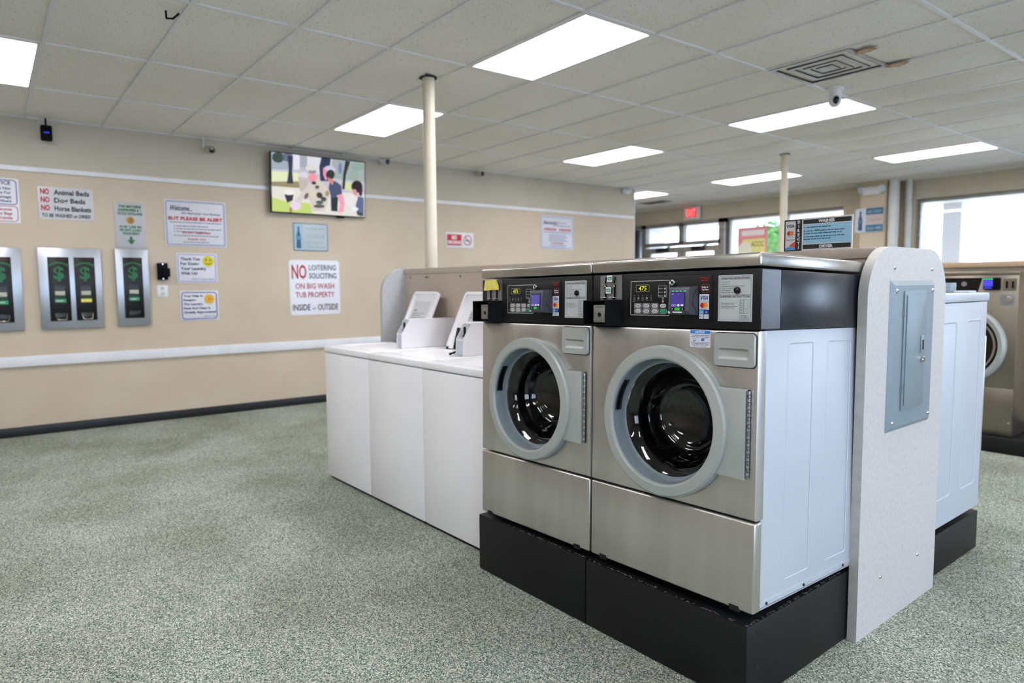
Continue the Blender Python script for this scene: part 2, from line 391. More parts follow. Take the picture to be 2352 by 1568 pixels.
for (i, j) in LAMPS:
    x0, y0 = GX+i*TX, GY+j*TY
    M = T((x0+TX/2, y0+TY/2, HC))
    if lamp0 is None:
        mb = MB(); a, c = TX/2-.012, TY/2-.012
        for q in ((-a, -c, -a+.018, c), (a-.018, -c, a, c), (-a, -c, a, -c+.018), (-a, c-.018, a, c)): mb.box((q[0], q[1], -.004), (q[2], q[3], .012), tbar)
        root = mb.build('ceiling_light', M=M)
        mb = MB(); mb.box((-a+.018, -c+.018, .002), (a-.018, c-.018, .008), lens); mb.build('diffuser', root); lamp0 = root
    else:
        root = lamp0.copy(); C.objects.link(root); root.matrix_world = M
        for ch in list(lamp0.children): q = ch.copy(); C.objects.link(q); q.parent = root
    tag(root, LN.get((i, j), 'unseen recessed ceiling light panel outside the frame, supplying light'), 'ceiling light', 'recessed ceiling light panels')
# air diffuser with water stains
x0, y0 = GX+1*TX, GY+3*TY
root = empty('ceiling_vent', T((x0+.31, y0+.305, HC-.004)), 'square stepped air vent beside brown water stains in the ceiling', 'ceiling vent')
vm = textured('vent_metal', 'b9b9b8', 'a6a4a0', 12, .45); mb = MB(); mb.T = FD
mb.outline([(-.3, -.295), (.3, -.295), (.3, .295), (-.3, .295)], .035, .004, vm); mb.box((-.27, -.265, -.05), (.27, .265, -.045), dark_metal); mb.build('flange', root)  # dark back plate stands in for the shade inside the duct
def wall_ring(mb, a, m, z0=-.03, z1=.002):
    P = [(-a, -a), (a, -a), (a, a), (-a, a)]
    mb._add([(*p, z0) for p in P]+[(*p, z1) for p in P], [(q, (q+1) % 4, 4+(q+1) % 4, 4+q) for q in range(4)], m)
gap = mat('duct_shade_paint', '2a2927', .7)  # dark colour paints the shade between the vent rings
mb = MB(); mb.T = FD; wall_ring(mb, .262, gap, -.045, .0035); mb.build('duct_throat', root)
for a, wd in ((.205, .035), (.125, .032), (.06, 0)):
    mb = MB(); mb.T = FD; Pq = [(-a, -a), (a, -a), (a, a), (-a, a)]
    if wd: mb.outline(Pq, wd, .005, vm); wall_ring(mb, a-wd, gap, -.03, .0045)
    else: mb.rect(-a, -a, a, a, .006, vm)
    wall_ring(mb, a, gap, -.03, .005); mb.build('cone', root)
def stain_obj(x, y, r, seed, label):
    R = random.Random(seed); mb = MB(); mb.T = FD
    rs = [1+R.uniform(-.25, .25) for _ in range(18)]
    P = lambda s: [(s*r*rs[i]*math.cos(2*PI*i/18)*1.2, s*r*rs[i]*math.sin(2*PI*i/18)*.8) for i in range(18)]
    mb.flat(P(1), 0, ink('a88350')); mb.flat(P(.82), .0006, ink('8b5f36')); mb.flat(P(.66), .0012, ink('bfa27a'))
    tag(mb.build('water_stain', M=T((x, y, HC-.014))), label, 'stain')
stain_obj(-2.29, 4.765, .062, 3, 'dark brown ring of water stain on the tile above the vent')
stain_obj(-2.29, 5.25, .07, 8, 'long tan water stain on the tile to the right of the vent')
# far small vent and its stain
mb = MB(); mb.T = FD; mb.box((-.3, -.15, 0), (.3, .15, .012), vm, .004)
for q in range(5): mb.box((-.27, -.12+q*.05, .012), (.27, -.095+q*.05, .016), dark_metal)
tag(mb.build('ceiling_vent', M=T((-8.75, 10.2, HC))), 'small dirty grille vent in the far ceiling left of the exit sign', 'ceiling vent')

# ------------------------------------------------------------------ columns, pilaster and pipes
def column(x, y, z0, r, label):
    root = empty('pipe_column', T((x, y, 0)), label, 'column')
    mb = MB(); mb.cyl((0, 0, z0), r, HC-z0+.02, cream_pipe, 28); mb.build('shaft', root)
    mb = MB(); mb.T = T((0, 0, HC-.006)); mb.lathe([(r+.001, 0), (r+.018, -.002), (r+.018, .004), (r+.001, .004)], mat('shadow_gap', '1a1917', .8)); mb.build('dark_gap_ring', root)  # dark ring painted as the shaded gap where the pipe meets the tiles
    return root
c1 = column(-4.565, 2.735, 0, .047, 'cream painted pipe column rising behind the white top loaders')
mb = MB(); mb.T = T((0, 0, HC-.007)) @ FD; mb.flat([(-.055, .06), (.02, .05), (.09, .075), (.075, -.02), (.05, .0), (-.045, .02)], 0, mat('shadow_gap', '1a1917', .8)); mb.build('tile_gap_shade', c1)  # flat dark patch painted as the shade in the broken tile
column(-4.66, 7.78, 0, .043, 'slim cream column standing in the far middle of the room')
mb = MB(); mb.box((-5.25, YF-.4, 0), (-4.88, YF, ZR), beige); struct('trim_6', mb)
mb = MB(); mb.cyl((-4.80, YF-.30, 0), .075, HC, white_pipe, 24); tag(mb.build('drain_pipe'), 'thick white drain pipe against the pilaster at the far wall', 'pipe')
mb = MB(); mb.cyl((-4.68, YF-.08, 0), .05, HC, white_pipe, 20); tag(mb.build('drain_pipe'), 'thinner white pipe between pilaster and big far window', 'pipe')
# ------------------------------------------------------------------ signs on the left wall
def sign(y0, z0, y1, z1, r, label, name='wall_sign', base='e4e4ea', cat='sign', t=.005):
    """board on the left wall; returns (root, painter, w, h) with origin at the lower left corner"""
    w_, h_ = y1-y0, z1-z0
    mb = MB(); mb.prism(rrect(0, 0, w_, h_, r), 0, t, textured('board_'+base, base, base, 5, .35), .001)
    root = mb.build(name, M=T((XW+.001, y0, z0)) @ FX); tag(root, label, cat)
    return root, w_, h_
def letter_mb(): m = MB(); return m
Z = .0075
NAVY, RED, BLK, LAV, GRN = '23295a', 'b5202c', '202024', '9da0c4', '13743f'
# far left notice, cut by the frame
root, w_, h_ = sign(-.20, 1.97, .30, 2.372, .012, 'white notice with a navy box over a red box, cut by the left edge')
mb = MB(); mb.outline(rrect(.015, .165, w_-.015, h_-.012, .03), .007, Z, ink('4a5190')); mb.outline(rrect(.015, .012, w_-.015, .155, .03), .006, Z, ink('c0505c')); mb.build('border', root)
mb = MB()
for s_, y_, h in (('NOTICE', .345, .032), ('We Are Not', .3, .025), ('Responsible For', .262, .025), ('Any Damage', .224, .025), ('To Others', .187, .025)): mb.text(s_, w_-.06, y_, h, Z, ink(NAVY), 'R', .02)
for s_, y_ in (('You Become', .113), ('For The Bags', .075), ('Outside', .036)): mb.text(s_, w_-.06, y_, .024, Z, ink(RED), 'R', .02)
mb.build('lettering', root)
# NO animal beds
root, w_, h_ = sign(.44, 2.02, .882, 2.322, .012, 'white sign listing animal beds, dog beds and horse blankets', base='c9c7cc')
mb = MB()
for q, s_ in enumerate(('Animal Beds', 'Dog Beds', 'Horse Blankets')):
    y_ = .233-q*.075
    mb.text('NO', .02, y_, .048, Z, ink(RED), 'L', .045, wd=.07); mb.text(s_, .125, y_, .044, Z, ink(BLK), 'L', .03, wd=(.285, .25, .295)[q])
mb.text('TO BE WASHED or DRIED', .02, .022, .032, Z, ink(BLK), 'L', .03, .15, wd=.39); mb.build('lettering', root)
# green coin sign
root, w_, h_ = sign(1.055, 1.768, 1.325, 2.222, .004, 'tall grey white sign in green letters with a gold coin and arrow', base='b9b7bd')
mb = MB()
for s_, y_, ww in (('THIS MACHINE', .40, .2), ('DISPENSES $ 1', .365, .2), ('GOLD DOLLARS', .33, .22), ('FOR USE IN', .20, .19), ('FRONT LOAD', .167, .19), ('WASHERS', .134, .15)):
    mb.text(s_, w_/2, y_, .024, Z, ink(GRN), 'C', .035, wd=ww)
mb.build('lettering', root)
mb = MB(); mb.flat(circ(w_/2, .275, .037, 28), Z, mat('gold_coin', 'b8873a', .4, .3)); mb.flat(circ(w_/2+.005, .275, .022, 14, .028), Z+.001, mat('gold_coin_relief', '8a6a33', .4, .3)); mb.build('coin_picture', root)
mb = MB(); mb.flat([(w_/2-.012, .115), (w_/2+.012, .115), (w_/2+.012, .08), (w_/2+.035, .08), (w_/2, .035), (w_/2-.035, .08), (w_/2-.012, .08)][::-1], Z, ink('0c6a35')); mb.build('arrow', root)
# welcome
def bordered(root, w_, h_, col, inset=.012, wd=.014, r=.02):
    mb = MB(); mb.outline(rrect(inset, inset, w_-inset, h_-inset, r), wd, Z, ink(col)); mb.build('border', root)
root, w_, h_ = sign(1.50, 1.80, 2.103, 2.28, .006, 'large white welcome sign with lavender border and red warning line', base='d6d5dd'); bordered(root, w_, h_, 'a0a4c2')
mb = MB(); mb.text('Welcome...', .045, .37, .052, Z, ink(NAVY), 'L', .02, .3, wd=.22); mb.text('We Appreciate Your Business', .16, .335, .022, Z, ink('4a4a70'), 'L', .01, .2, wd=.385)
mb.text('BUT PLEASE BE ALERT', w_/2, .272, .034, Z, ink('c01c28'), 'C', .045, wd=.53)
mb.text('SECURITY REMINDERS', w_/2, .135, .018, Z, ink('c23a44'), 'C', .03, wd=.28); mb.text('THANK YOU', w_/2, .068, .018, Z, ink('c23a44'), 'C', .03, wd=.18)
mb.words(.05, w_-.05, .245, .011, Z, ink('77778c'), 1)
for q, e in enumerate((.42, .55, .4)): mb.rect(.085, .206-q*.028, .1, .216-q*.028, Z, ink('c08088')); mb.words(.11, e, .206-q*.028, .011, Z, ink('77778c'), q+2)
mb.words(.08, w_-.08, .108, .011, Z, ink('77778c'), 9); mb.words(.17, w_-.17, .042, .01, Z, ink('77778c'), 10); mb.build('lettering', root)
# thank you with smiley
root, w_, h_ = sign(1.592, 1.42, 1.993, 1.733, .006, 'white thank you sign with a yellow smiling face', base='dcdbe4'); bordered(root, w_, h_, 'b0b0d0', .01, .012)
mb = MB()
for q, s_ in enumerate(('Thank You', 'For Doing', 'Your Laundry', 'With Us!')): mb.text(s_, .04, .238-q*.05, .03, Z, ink(NAVY), 'L', .03, wd=(.19, .18, .25, .16)[q])
mb.text('Please Come Again', w_-.03, .035, .016, Z, ink('5a5a80'), 'R', 0, .25, wd=.23); mb.build('lettering', root)
mb = MB(); mb.flat(circ(.312, .23, .058, 32), Z, ink('d8c820'))
for s_ in (-1, 1): mb.flat(circ(.312+s_*.02, .243, .007, 12, .011), Z+.001, ink('40381a'))
P = [(.312+.036*math.cos(a), .225+.03*math.sin(a)) for a in [PI*(1.1+.8*q/10) for q in range(11)]]; P2 = [(x, y+.004+.004*math.sin(PI*q/10)) for q, (x, y) in enumerate(P)]
mb._add([(*p, Z+.001) for p in P+P2], [(q, q+1, 12+q, 11+q) for q in range(10)], ink('4a4018')); mb.build('smiling_face', root)
# your help, sun
root, w_, h_ = sign(1.61, 1.025, 1.991, 1.339, .006, 'white sign with bold navy border and a yellow sun', base='dcdbe4'); bordered(root, w_, h_, '7a80b4', .012, .012, .035)
mb = MB()
for q, s_ in enumerate(('Your Help In', 'Keeping', 'The Laundry', 'Neat And Clean Is', 'Greatly Appreciated')): mb.text(s_, .035, .25-q*.043, .022, Z, ink(NAVY), 'L', .03, wd=(.19, .12, .19, .26, .315)[q])
mb.text('Thank You', w_-.035, .035, .018, Z, ink('3a3a66'), 'R', 0, .25, wd=.12); mb.build('lettering', root)
mb = MB(); mb.flat([((.042 if q % 2 else .062)*math.cos(PI*q/14)+.29, (.042 if q % 2 else .062)*math.sin(PI*q/14)+.225) for q in range(28)], Z, ink('e0b020')); mb.flat(circ(.29, .225, .034), Z+.001, ink('e8a818')); mb.flat(circ(.29, .225, .014), Z+.002, ink('d09010')); mb.build('sun_picture', root)
# bottle sign under the television
def bottle(mb, x, y, h, col, col2):
    k = h
    pr = [(-.085, 0), (.085, 0), (.11, .06), (.1, .2), (.09, .3), (.115, .42), (.11, .52), (.07, .64), (.04, .76), (.038, .95), (-.038, .95), (-.04, .76), (-.07, .64), (-.11, .52), (-.115, .42), (-.09, .3), (-.1, .2), (-.11, .06)]
    mb.flat([(x+a*k, y+b*k) for a, b in pr], Z+.001, ink(col)); mb.rect(x-.1*k, y+.38*k, x+.1*k, y+.54*k, Z+.002, ink(col2))
root, w_, h_ = sign(2.833, 1.785, 3.248, 2.107, .01, 'faded blue bottle sign hanging below the television', base='b4c0c8'); bordered(root, w_, h_, '4a7c98', .002, .008, .01)
mb = MB(); mb.rect(.012, .012, .115, h_-.012, Z, ink('a4bcd0')); mb.build('side_band', root)
mb = MB(); bottle(mb, .062, .03, .26, '2f5f78', '5f98b8'); mb.build('bottle_picture', root)
mb = MB(); mb.text('Coca-Cola', .26, .155, .05, Z, ink('a3b3bd'), 'C', .01, .2, wd=.22); mb.words(.15, .38, .25, .02, Z, ink('a6b4bc'), 4); mb.words(.15, .36, .09, .02, Z, ink('a6b4bc'), 5); mb.words(.15, .38, .04, .02, Z, ink('a6b4bc'), 6); mb.build('lettering', root)
# no loitering
root, w_, h_ = sign(2.77, 1.045, 3.378, 1.68, .035, 'big white no loitering sign in red and navy letters', base='e2e2ec')
mb = MB(); mb.text('NO', .03, .425, .155, Z, ink('b01c34'), 'L', .02, wd=.175); mb.text('LOITERING', .235, .52, .062, Z, ink('2a335c'), 'L', .008, wd=.33); mb.text('SOLICITING', .235, .425, .062, Z, ink('2a335c'), 'L', .012, wd=.335)
mb.text('ON BIG WASH', w_/2, .305, .062, Z, ink('b02c44'), 'C', .012, wd=.47); mb.text('TUB PROPERTY', w_/2, .205, .062, Z, ink('b02c44'), 'C', .012, wd=.47)
mb.text('INSIDE', .03, .055, .07, Z, ink('22263a'), 'L', .015, wd=.21); mb.text('or', .262, .06, .035, Z, ink('6a6c80'), 'L', 0, wd=.05); mb.text('OUTSIDE', .33, .055, .07, Z, ink('22263a'), 'L', .015, wd=.25); mb.build('lettering', root)
# no smoking
root, w_, h_ = sign(4.883, 1.882, 5.33, 2.086, .004, 'small red and white no smoking sign past the near column', base='dad8dc')
mb = MB(); mb.rect(.02, .03, .25, .175, Z, ink('bb2030')); mb.build('red_field', root)
mb = MB(); mb.text('NO', .135, .11, .05, Z+.001, ink('f0e8ea'), 'C', .04, wd=.08); mb.text('SMOKING', .135, .05, .042, Z+.001, ink('f0e8ea'), 'C', .03, wd=.215); mb.build('lettering', root)
mb = MB(); mb.outline(circ(.35, .102, .068, 28), .01, Z, ink('b8404c')); mb.rect(.31, .093, .39, .105, Z, ink('40383c'))
mb._add([(.308, .142, Z+.001), (.316, .15, Z+.001), (.393, .062, Z+.001), (.385, .054, Z+.001)], [(3, 2, 1, 0)], ink('b8404c')); mb.build('crossed_cigarette', root)
# spanish notice
root, w_, h_ = sign(6.53, 1.91, 7.18, 2.40, .008, 'white and lavender notice near the far end of the sign wall', base='d2d2de'); bordered(root, w_, h_, 'aab0cc')
mb = MB(); mb.text('Bienvenidos', .05, .36, .055, Z, ink(NAVY), 'L', .01, .3, wd=.27); mb.text('Gracias Por', .34, .38, .024, Z, ink('55557a'), 'L', 0, .2, wd=.17); mb.text('Su Preferencia', .25, .335, .024, Z, ink('55557a'), 'L', 0, .2, wd=.33)
mb.text('ATENCION', .055, .27, .035, Z, ink('c02838'), 'L', .04, wd=.24); mb.text('ATENCION', .355, .27, .035, Z, ink('c02838'), 'L', .04, wd=.24)
mb.words(.05, .6, .24, .012, Z, ink('80809a'), 3)
for q in range(4): mb.words(.15, .53 if q % 2 else .48, .2-q*.028, .012, Z, ink('80809a'), 20+q)
mb.text('NO RESPONSABLES', w_/2, .075, .02, Z, ink('c04452'), 'C', .03, wd=.25); mb.words(.17, .5, .045, .012, Z, ink('80809a'), 31); mb.build('lettering', root)
# bill changers
chm = textured('changer_steel', 'a9adb6', 'bcc0c8', 3, .33, .85, stretch=(1, .3, 1), rvar=.06)
def changer(y0, z0, y1, z1, slots, label):
    w_, h_ = y1-y0, z1-z0
    mb = MB(); mb.box((0, 0, 0), (w_, h_, .03), chm, .004); root = mb.build('bill_changer', M=T((XW+.001, y0, z0)) @ FX); tag(root, label, 'bill changer', 'bill changers set in the wall')
    for n_, (a, c, kind) in enumerate(slots):
        mb = MB(); mb.box((a, .075, .028), (c, h_-.085, .036), mat('changer_black', '0a0b0c', .35, spec=.35), .003); f = mb.build('black_faceplate', root)
        m_ = (a+c)/2; s = (c-a)/.17; zt = .038
        mb = MB(); P = []
        for q in range(13):
            t_ = -1+q/6; P.append((m_+t_*.078*s, h_-.155+.028*(1-t_*t_)))
        mb._add([(*p, zt) for p in P]+[(p[0], p[1]-.022, zt) for p in P], [(13+q, 14+q, q+1, q) for q in range(12)], ink('205a36'))
        mb.text('$', m_, h_-.29, .115, zt, ink('1f6a42'), 'C', .03, wd=.085*s)
        mb.text('CHANGE', m_+.03*s, h_-.115, .012, zt, ink('8a2a30'), 'C', 0, wd=.05*s); mb.build('green_marking', f, recalc=False)
        mb = MB(); mb.box((m_-.042*s, h_-.41, .034), (m_+.042*s, h_-.355, .044), mat('slot_black', '040405', .3)); mb.box((m_-.04*s, h_-.445, .034), (m_+.04*s, h_-.405, .052), textured('bill_lip', 'a5a494', 'c6c4b2', 60, .4), .004); mb.build('bill_slot', f)
        mb = MB(); mb.box((m_-.042*s, h_-.475, .034), (m_+.042*s, h_-.45, .04), ink('0f4030'))
        mb.box((m_-.044*s, h_-.515, .034), (m_+.046*s, h_-.48, .041), ink('d8c838') if kind == 'y' else ink('3f9268'), .002); mb.words(m_-.035*s, m_+.035*s, h_-.503, .014, .0415, ink('b8c8c0') if kind != 'y' else ink('f2eec0'), n_); mb.build('sticker', f)
        mb = MB(); mb.box((m_-.05*s, .085, .034), (m_+.05*s, .15, .04), mat('slot_black', '040405', .3), .004)
        if kind != 'w': mb.tube([(m_-.045*s, .14, .042), (m_-.03*s, .09, .06), (m_+.04*s, .09, .06), (m_+.05*s, .14, .042)], .003, chrome); mb.rect(m_-.03*s, .082, m_+.035*s, .092, .042, ink('a08038'))
        mb.build('coin_cup', f)
changer(-.02, .99, .279, 1.746, [(.06, .225, 'g')], 'steel bill changer cut off by the left edge of the frame')
changer(.405, .99, .916, 1.753, [(.075, .245, 'g'), (.285, .455, 'y')], 'wide steel bill changer with two black slots')
changer(1.037, .997, 1.33, 1.76, [(.062, .235, 'w')], 'narrow steel bill changer directly below the green sign')
# small black box and the outlet below it
mb = MB(); mb.box((0, 0, 0), (.095, .172, .06), black_plastic, .008); mb.box((.035, .03, .05), (.11, .12, .09), black_plastic, .01)
o = mb.build('intercom_box', M=T((XW+.001, 1.407, 1.453)) @ FX); tag(o, 'small black box on the wall right of the narrow changer', 'wall box')
for yy in (.012, .16): mb = MB(); mb.cyl((.047, yy, .06), .006, .002, chrome, 12); mb.build('screw', o)
mb = MB(); mb.prism(rrect(0, 0, .103, .116, .008), 0, .006, white_plastic, .002); o = mb.build('outlet_plate', M=T((XW+.001, 1.399, 1.282)) @ FX); tag(o, 'white outlet plate just below the small black box', 'outlet')
for yy in (.03, .085): mb = MB(); mb.prism(circ(.052, yy, .02, 20), .005, .009, ink('c8d0cc')); [mb.rect(.052+s_*.008-.002, yy-.005, .052+s_*.008+.002, yy+.008, .0095, ink('404444')) for s_ in (-1, 1)]; mb.build('socket', o)

# ------------------------------------------------------------------ television
root = empty('television', T((XW+.085, 3.135, 2.53)) @ Matrix.Rotation(math.radians(2), 4, 'Z') @ Matrix.Rotation(math.radians(3), 4, 'Y') @ FX, 'wall television showing a soldier talking with two people in a park', 'television')
W_, H_ = 1.15, .665
mb = MB(); mb.box((-W_/2, -H_/2, -.03), (W_/2, H_/2, .01), black_gloss, .006); mb.build('casing', root)
mb = MB(); mb.box((-.2, -.15, -.08), (.2, .15, -.03), dark_metal, .005); mb.build('wall_mount', root)
mb = MB(); mb.box((.2, -H_/2-.018, -.01), (.3, -H_/2+.002, .012), black_plastic, .004); mb.build('sensor', root)
ES = 1.05
def P2(pts): return [((u/2306-.5)*W_*1.14+.0, (.5-v/1568)*H_*1.165) for u, v in pts]
# picture: coordinates measured on a 2306 x 1568 view, brought to the screen rectangle
def scr(u, v):
    # corners of the lit screen in that view: (140,130) (2170,290) (2090,1450) (105,1350)
    t_ = (u-125)/(2130-125); top = 130+(290-130)*t_; bot = 1350+(1450-1350)*t_; s_ = (v-top)/(bot-top)
    return (-W_/2+.012+(W_-.024)*min(1, max(0, t_)), H_/2-.012-(H_-.024)*min(1, max(0, s_)))
mb = MB()
def blob(pts, h, z, e=ES): mb.flat([scr(*p) for p in pts][::-1], z, glow(h, e))
def ell(cx, cy, rx, ry, h, z, n=22, rot=0):
    P = []
    for i in range(n):
        a = 2*PI*i/n; x, y = rx*math.cos(a), ry*math.sin(a); P.append((cx+x*math.cos(rot)-y*math.sin(rot), cy+x*math.sin(rot)+y*math.cos(rot)))
    blob(P, h, z)
blob([(125, 130), (2130, 290), (2130, 1450), (125, 1350)], 'b9b8c6', .0110)
blob([(125, 130), (1100, 205), (1100, 480), (125, 480)], '9aa3ae', .0114); blob([(1400, 230), (2130, 290), (2130, 700), (1400, 640)], '9ba7a6', .0114)
blob([(560, 165), (700, 175), (700, 480), (560, 480)], 'd9d4e2', .0117); blob([(850, 190), (1140, 210), (1130, 560), (860, 520)], 'cfcfd8', .0117)
ell(260, 240, 120, 110, '3a4544', .0119); ell(450, 230, 110, 90, '5b6a7c', .0119); ell(1960, 380, 150, 90, '8aa09a', .0119); ell(1880, 560, 120, 120, '93a39a', .0119)
blob([(125, 520), (660, 540), (700, 720), (125, 740)], 'd7dcb4', .0120); blob([(125, 740), (700, 720), (900, 870), (125, 830)], '8c8464', .0120)
blob([(125, 830), (900, 870), (2130, 960), (2130, 1450), (125, 1350)], 'd8d4cc', .0120); blob([(125, 1060), (420, 1150), (900, 1170), (960, 1400), (125, 1350)], 'b9cc72', .0122)
blob([(1660, 700), (1840, 720), (1900, 900), (1680, 880)], 'c8d29a', .0122); ell(1800, 1100, 170, 130, 'dcd8da', .0122)
blob([(450, 200), (560, 200), (540, 500), (560, 770), (430, 770), (470, 480)], '2d3246', .0124); blob([(1160, 200), (1360, 220), (1300, 700), (1130, 700), (1110, 400)], '2b3650', .0124); blob([(1690, 260), (1800, 270), (1700, 560), (1670, 860), (1610, 860), (1640, 520)], '2f3538', .0124)
ell(1570, 420, 40, 120, '6d7aa8', .0124)
# second soldier behind
ell(745, 470, 55, 45, 'b5b1b6', .0128); ell(770, 600, 100, 80, 'cfcad4', .0128); blob([(660, 620), (860, 640), (860, 900), (700, 930)], 'b8aca8', .0128)
# soldier in front
ell(930, 440, 120, 50, 'cfcdc6', .0134); ell(960, 510, 90, 40, '8f8a8a', .0133); ell(965, 640, 90, 95, 'e58f9c', .0136); ell(990, 745, 50, 35, '3d2f33', .0137)
blob([(1080, 650), (1250, 780), (1330, 950), (1310, 1060), (1220, 1330), (950, 1330), (900, 1100), (780, 1080), (640, 1230), (540, 1180), (720, 960), (900, 770)], 'c9c0bc', .0132)
ell(960, 960, 80, 90, 'cfc5b4', .0138); ell(1110, 1000, 70, 60, '3a3a28', .0139, rot=.6); ell(1060, 830, 45, 40, '55524c', .0139); ell(1280, 960, 45, 60, '9a8a5e', .0139); ell(1200, 1080, 60, 50, '4b4a48', .0139); ell(830, 1020, 40, 70, '6a5c5a', .0139, rot=.5); ell(1110, 1150, 80, 40, '45604f', .0139); ell(1100, 1230, 120, 40, '5d5658', .0139)
ell(600, 1230, 110, 90, 'dcc8e2', .0140); ell(500, 1320, 30, 60, 'a07860', .0141)
# small person lower left
ell(470, 950, 100, 60, 'e4ded8', .0142); blob([(370, 1000), (560, 1000), (540, 1120), (430, 1170)], '2f2a36', .0141)
# man in grey shirt
ell(1330, 470, 130, 95, 'c3bed6', .0144); blob([(1190, 420), (1260, 450), (1300, 640), (1240, 690), (1190, 560)], 'd88ea8', .0145); ell(1350, 560, 95, 105, '2f3334', .0146, rot=.4); blob([(1290, 610), (1430, 680), (1400, 780), (1320, 720)], 'c78078', .0147)
blob([(1330, 730), (1450, 690), (1590, 780), (1610, 960), (1490, 1000), (1510, 1340), (1360, 1330), (1350, 1000), (1310, 850)], '47506e', .0145); blob([(1370, 1060), (1520, 1020), (1500, 1330), (1380, 1320)], '262f36', .0147)
blob([(1500, 1000), (1620, 960), (1670, 1150), (1640, 1340), (1520, 1370), (1560, 1180)], 'e29ab0', .0148)
# woman on the right
ell(1950, 800, 130, 130, '2b2326', .0150); blob([(1850, 860), (1930, 860), (1970, 1010), (1870, 970)], 'd08a94', .0151); blob([(2000, 820), (2090, 850), (2060, 1020), (1990, 970)], '3a2e34', .0150)
blob([(1980, 1000), (2110, 1040), (2110, 1440), (1960, 1400), (1920, 1200)], '5c668c', .0151); ell(1900, 1280, 80, 40, 'dfe4f4', .0152); blob([(1930, 1330), (2080, 1360), (2070, 1440), (1960, 1410)], '3a4450', .0153)
mb.build('screen_picture', root, smooth=False)

# ------------------------------------------------------------------ cameras and emergency lights
mb = MB(); mb.box((-.045, -.075, -.02), (.045, .062, .05), black_plastic, .012); o = mb.build('security_camera', M=T((XW+.09, .53, 2.80)) @ FX); tag(o, 'black box camera with a blue light above the bill changers', 'security camera')
mb = MB(); mb.box((-.02, -.012, .0505), (.02, .0, .052), glow('3030d0', 1.2)); mb.build('blue_light', o)
mb = MB(); mb.tube([(0, .13, 0), (0, .06, 0)], .008, black_plastic); mb.build('bracket', o)
def bullet(y, z, label, body, stem):
    root = empty('security_camera', T((XW, y, z)), label, 'security camera')
    mb = MB(); mb.T = T((.11, .045, -.01)) @ Matrix.Rotation(math.radians(50), 4, 'Z') @ Matrix.Rotation(PI/2-.1, 4, 'Y') ; mb.T = T((.13, .045, 0)) @ Matrix.Rotation(math.radians(12), 4, 'Z') @ Matrix.Rotation(math.radians(100), 4, 'Y')
    mb.lathe([(0, -.09), (.03, -.09), (.034, -.08), (.036, .03), (.032, .035)], body, 20); mb.build('housing', root)
    mb2 = MB(); mb2.T = T((.13, .045, 0)) @ Matrix.Rotation(math.radians(12), 4, 'Z') @ Matrix.Rotation(math.radians(100), 4, 'Y'); mb2.lathe([(.033, .034), (.031, .037), (.026, .033), (0, .036)], black_gloss, 20); mb2.build('lens', root)
    mb = MB(); mb.tube([(.03, 0, HC-z), (.03, 0, .02), (.06, .01, 0)] if stem else [(0, 0, 0), (.06, .02, 0)], .008, white_plastic); mb.cyl((.03, 0, HC-z-.012), .02, .01, white_plastic) if stem else None; mb.build('arm', root)
bullet(1.90, 2.80, 'camera with black lens on a white stem left of the television', beige_up, True)
bullet(3.92, 2.885, 'white bullet camera just right of the television', white_plastic, True)
bullet(5.33, 2.87, 'small camera high on the wall right of the near column', beige_up, False)
# ceiling dome camera
root = empty('dome_camera', T((-2.88, 5.52, HC)), 'white dome camera hanging from the ceiling by a light panel', 'security camera')
mb = MB(); mb.T = FD @ Matrix(); mb.lathe([(.062, .0), (.062, .012), (.052, .02), (.05, .065), (.0, .065)], white_plastic, 28); mb.build('mount', root)
mb = MB(); mb.ball((0, 0, -.095), .052, white_plastic, (1, 1, 1.1)); mb.build('head', root)
mb = MB(); mb.ball((.026, -.032, -.102), .024, black_gloss, (1, 1, 1.35)); mb.build('lens', root)
mb = MB(); mb.tube([(.05, .0, -.03), (.1, .03, -.035), (.13, .04, -.01), (.13, .05, .0)], .005, white_plastic, 6); mb.build('cable', root)
mb = MB(); mb.tube([(0, 0, 0), (-.02, -.03, -.03), (.01, -.07, -.045), (.05, -.08, -.02)], .006, black_plastic, 8); tag(mb.build('ceiling_hook', M=T((-4.36, .97, HC))), 'small dark hook hanging from the ceiling grid at upper left', 'hook')
def emlight(M, label, s=1.0):
    root = empty('emergency_light', M, label, 'emergency light')
    mb = MB(); mb.box((-.12*s, -.06*s, 0), (.12*s, .06*s, .07), white_plastic, .01); mb.build('battery_box', root)
    for q in (-1, 1):
        mb = MB(); mb.T = T((q*.16*s, .02, .07)) @ Matrix.Rotation(q*.5, 4, 'Y') @ Matrix.Rotation(.3, 4, 'X')
        mb.lathe([(0, -.05), (.03*s, -.045), (.055*s, .0), (.052*s, .004)], white_plastic, 20); mb.lathe([(.052*s, .004), (0, .008)], mat('lamp_glass', 'c9d6e0', .15), 20); mb.build('lamp_head', root)
emlight(T((-5.07, YF-.4, 2.78)) @ FY, 'two headed emergency light high on the far pilaster')
emlight(T((XW, 8.31, 2.86)) @ FX, 'small emergency light at the end corner of the sign wall', .5)
# exit sign
root = empty('exit_sign', T((-8.74, YF-.03, 2.79)) @ FY, 'lit red exit sign above the entrance doors', 'exit sign')
mb = MB(); mb.box((-.19, -.13, -.0), (.19, .12, .05), white_plastic, .01); mb.build('housing', root)
mb = MB(); mb.rect(-.15, -.09, .12, .095, .0505, glow('ff3848', .8)); mb.text('EXIT', -.015, -.065, .135, .0525, glow('ffa0a0', .9), 'C', .02, wd=.23); mb.build('lit_face', root, recalc=False)
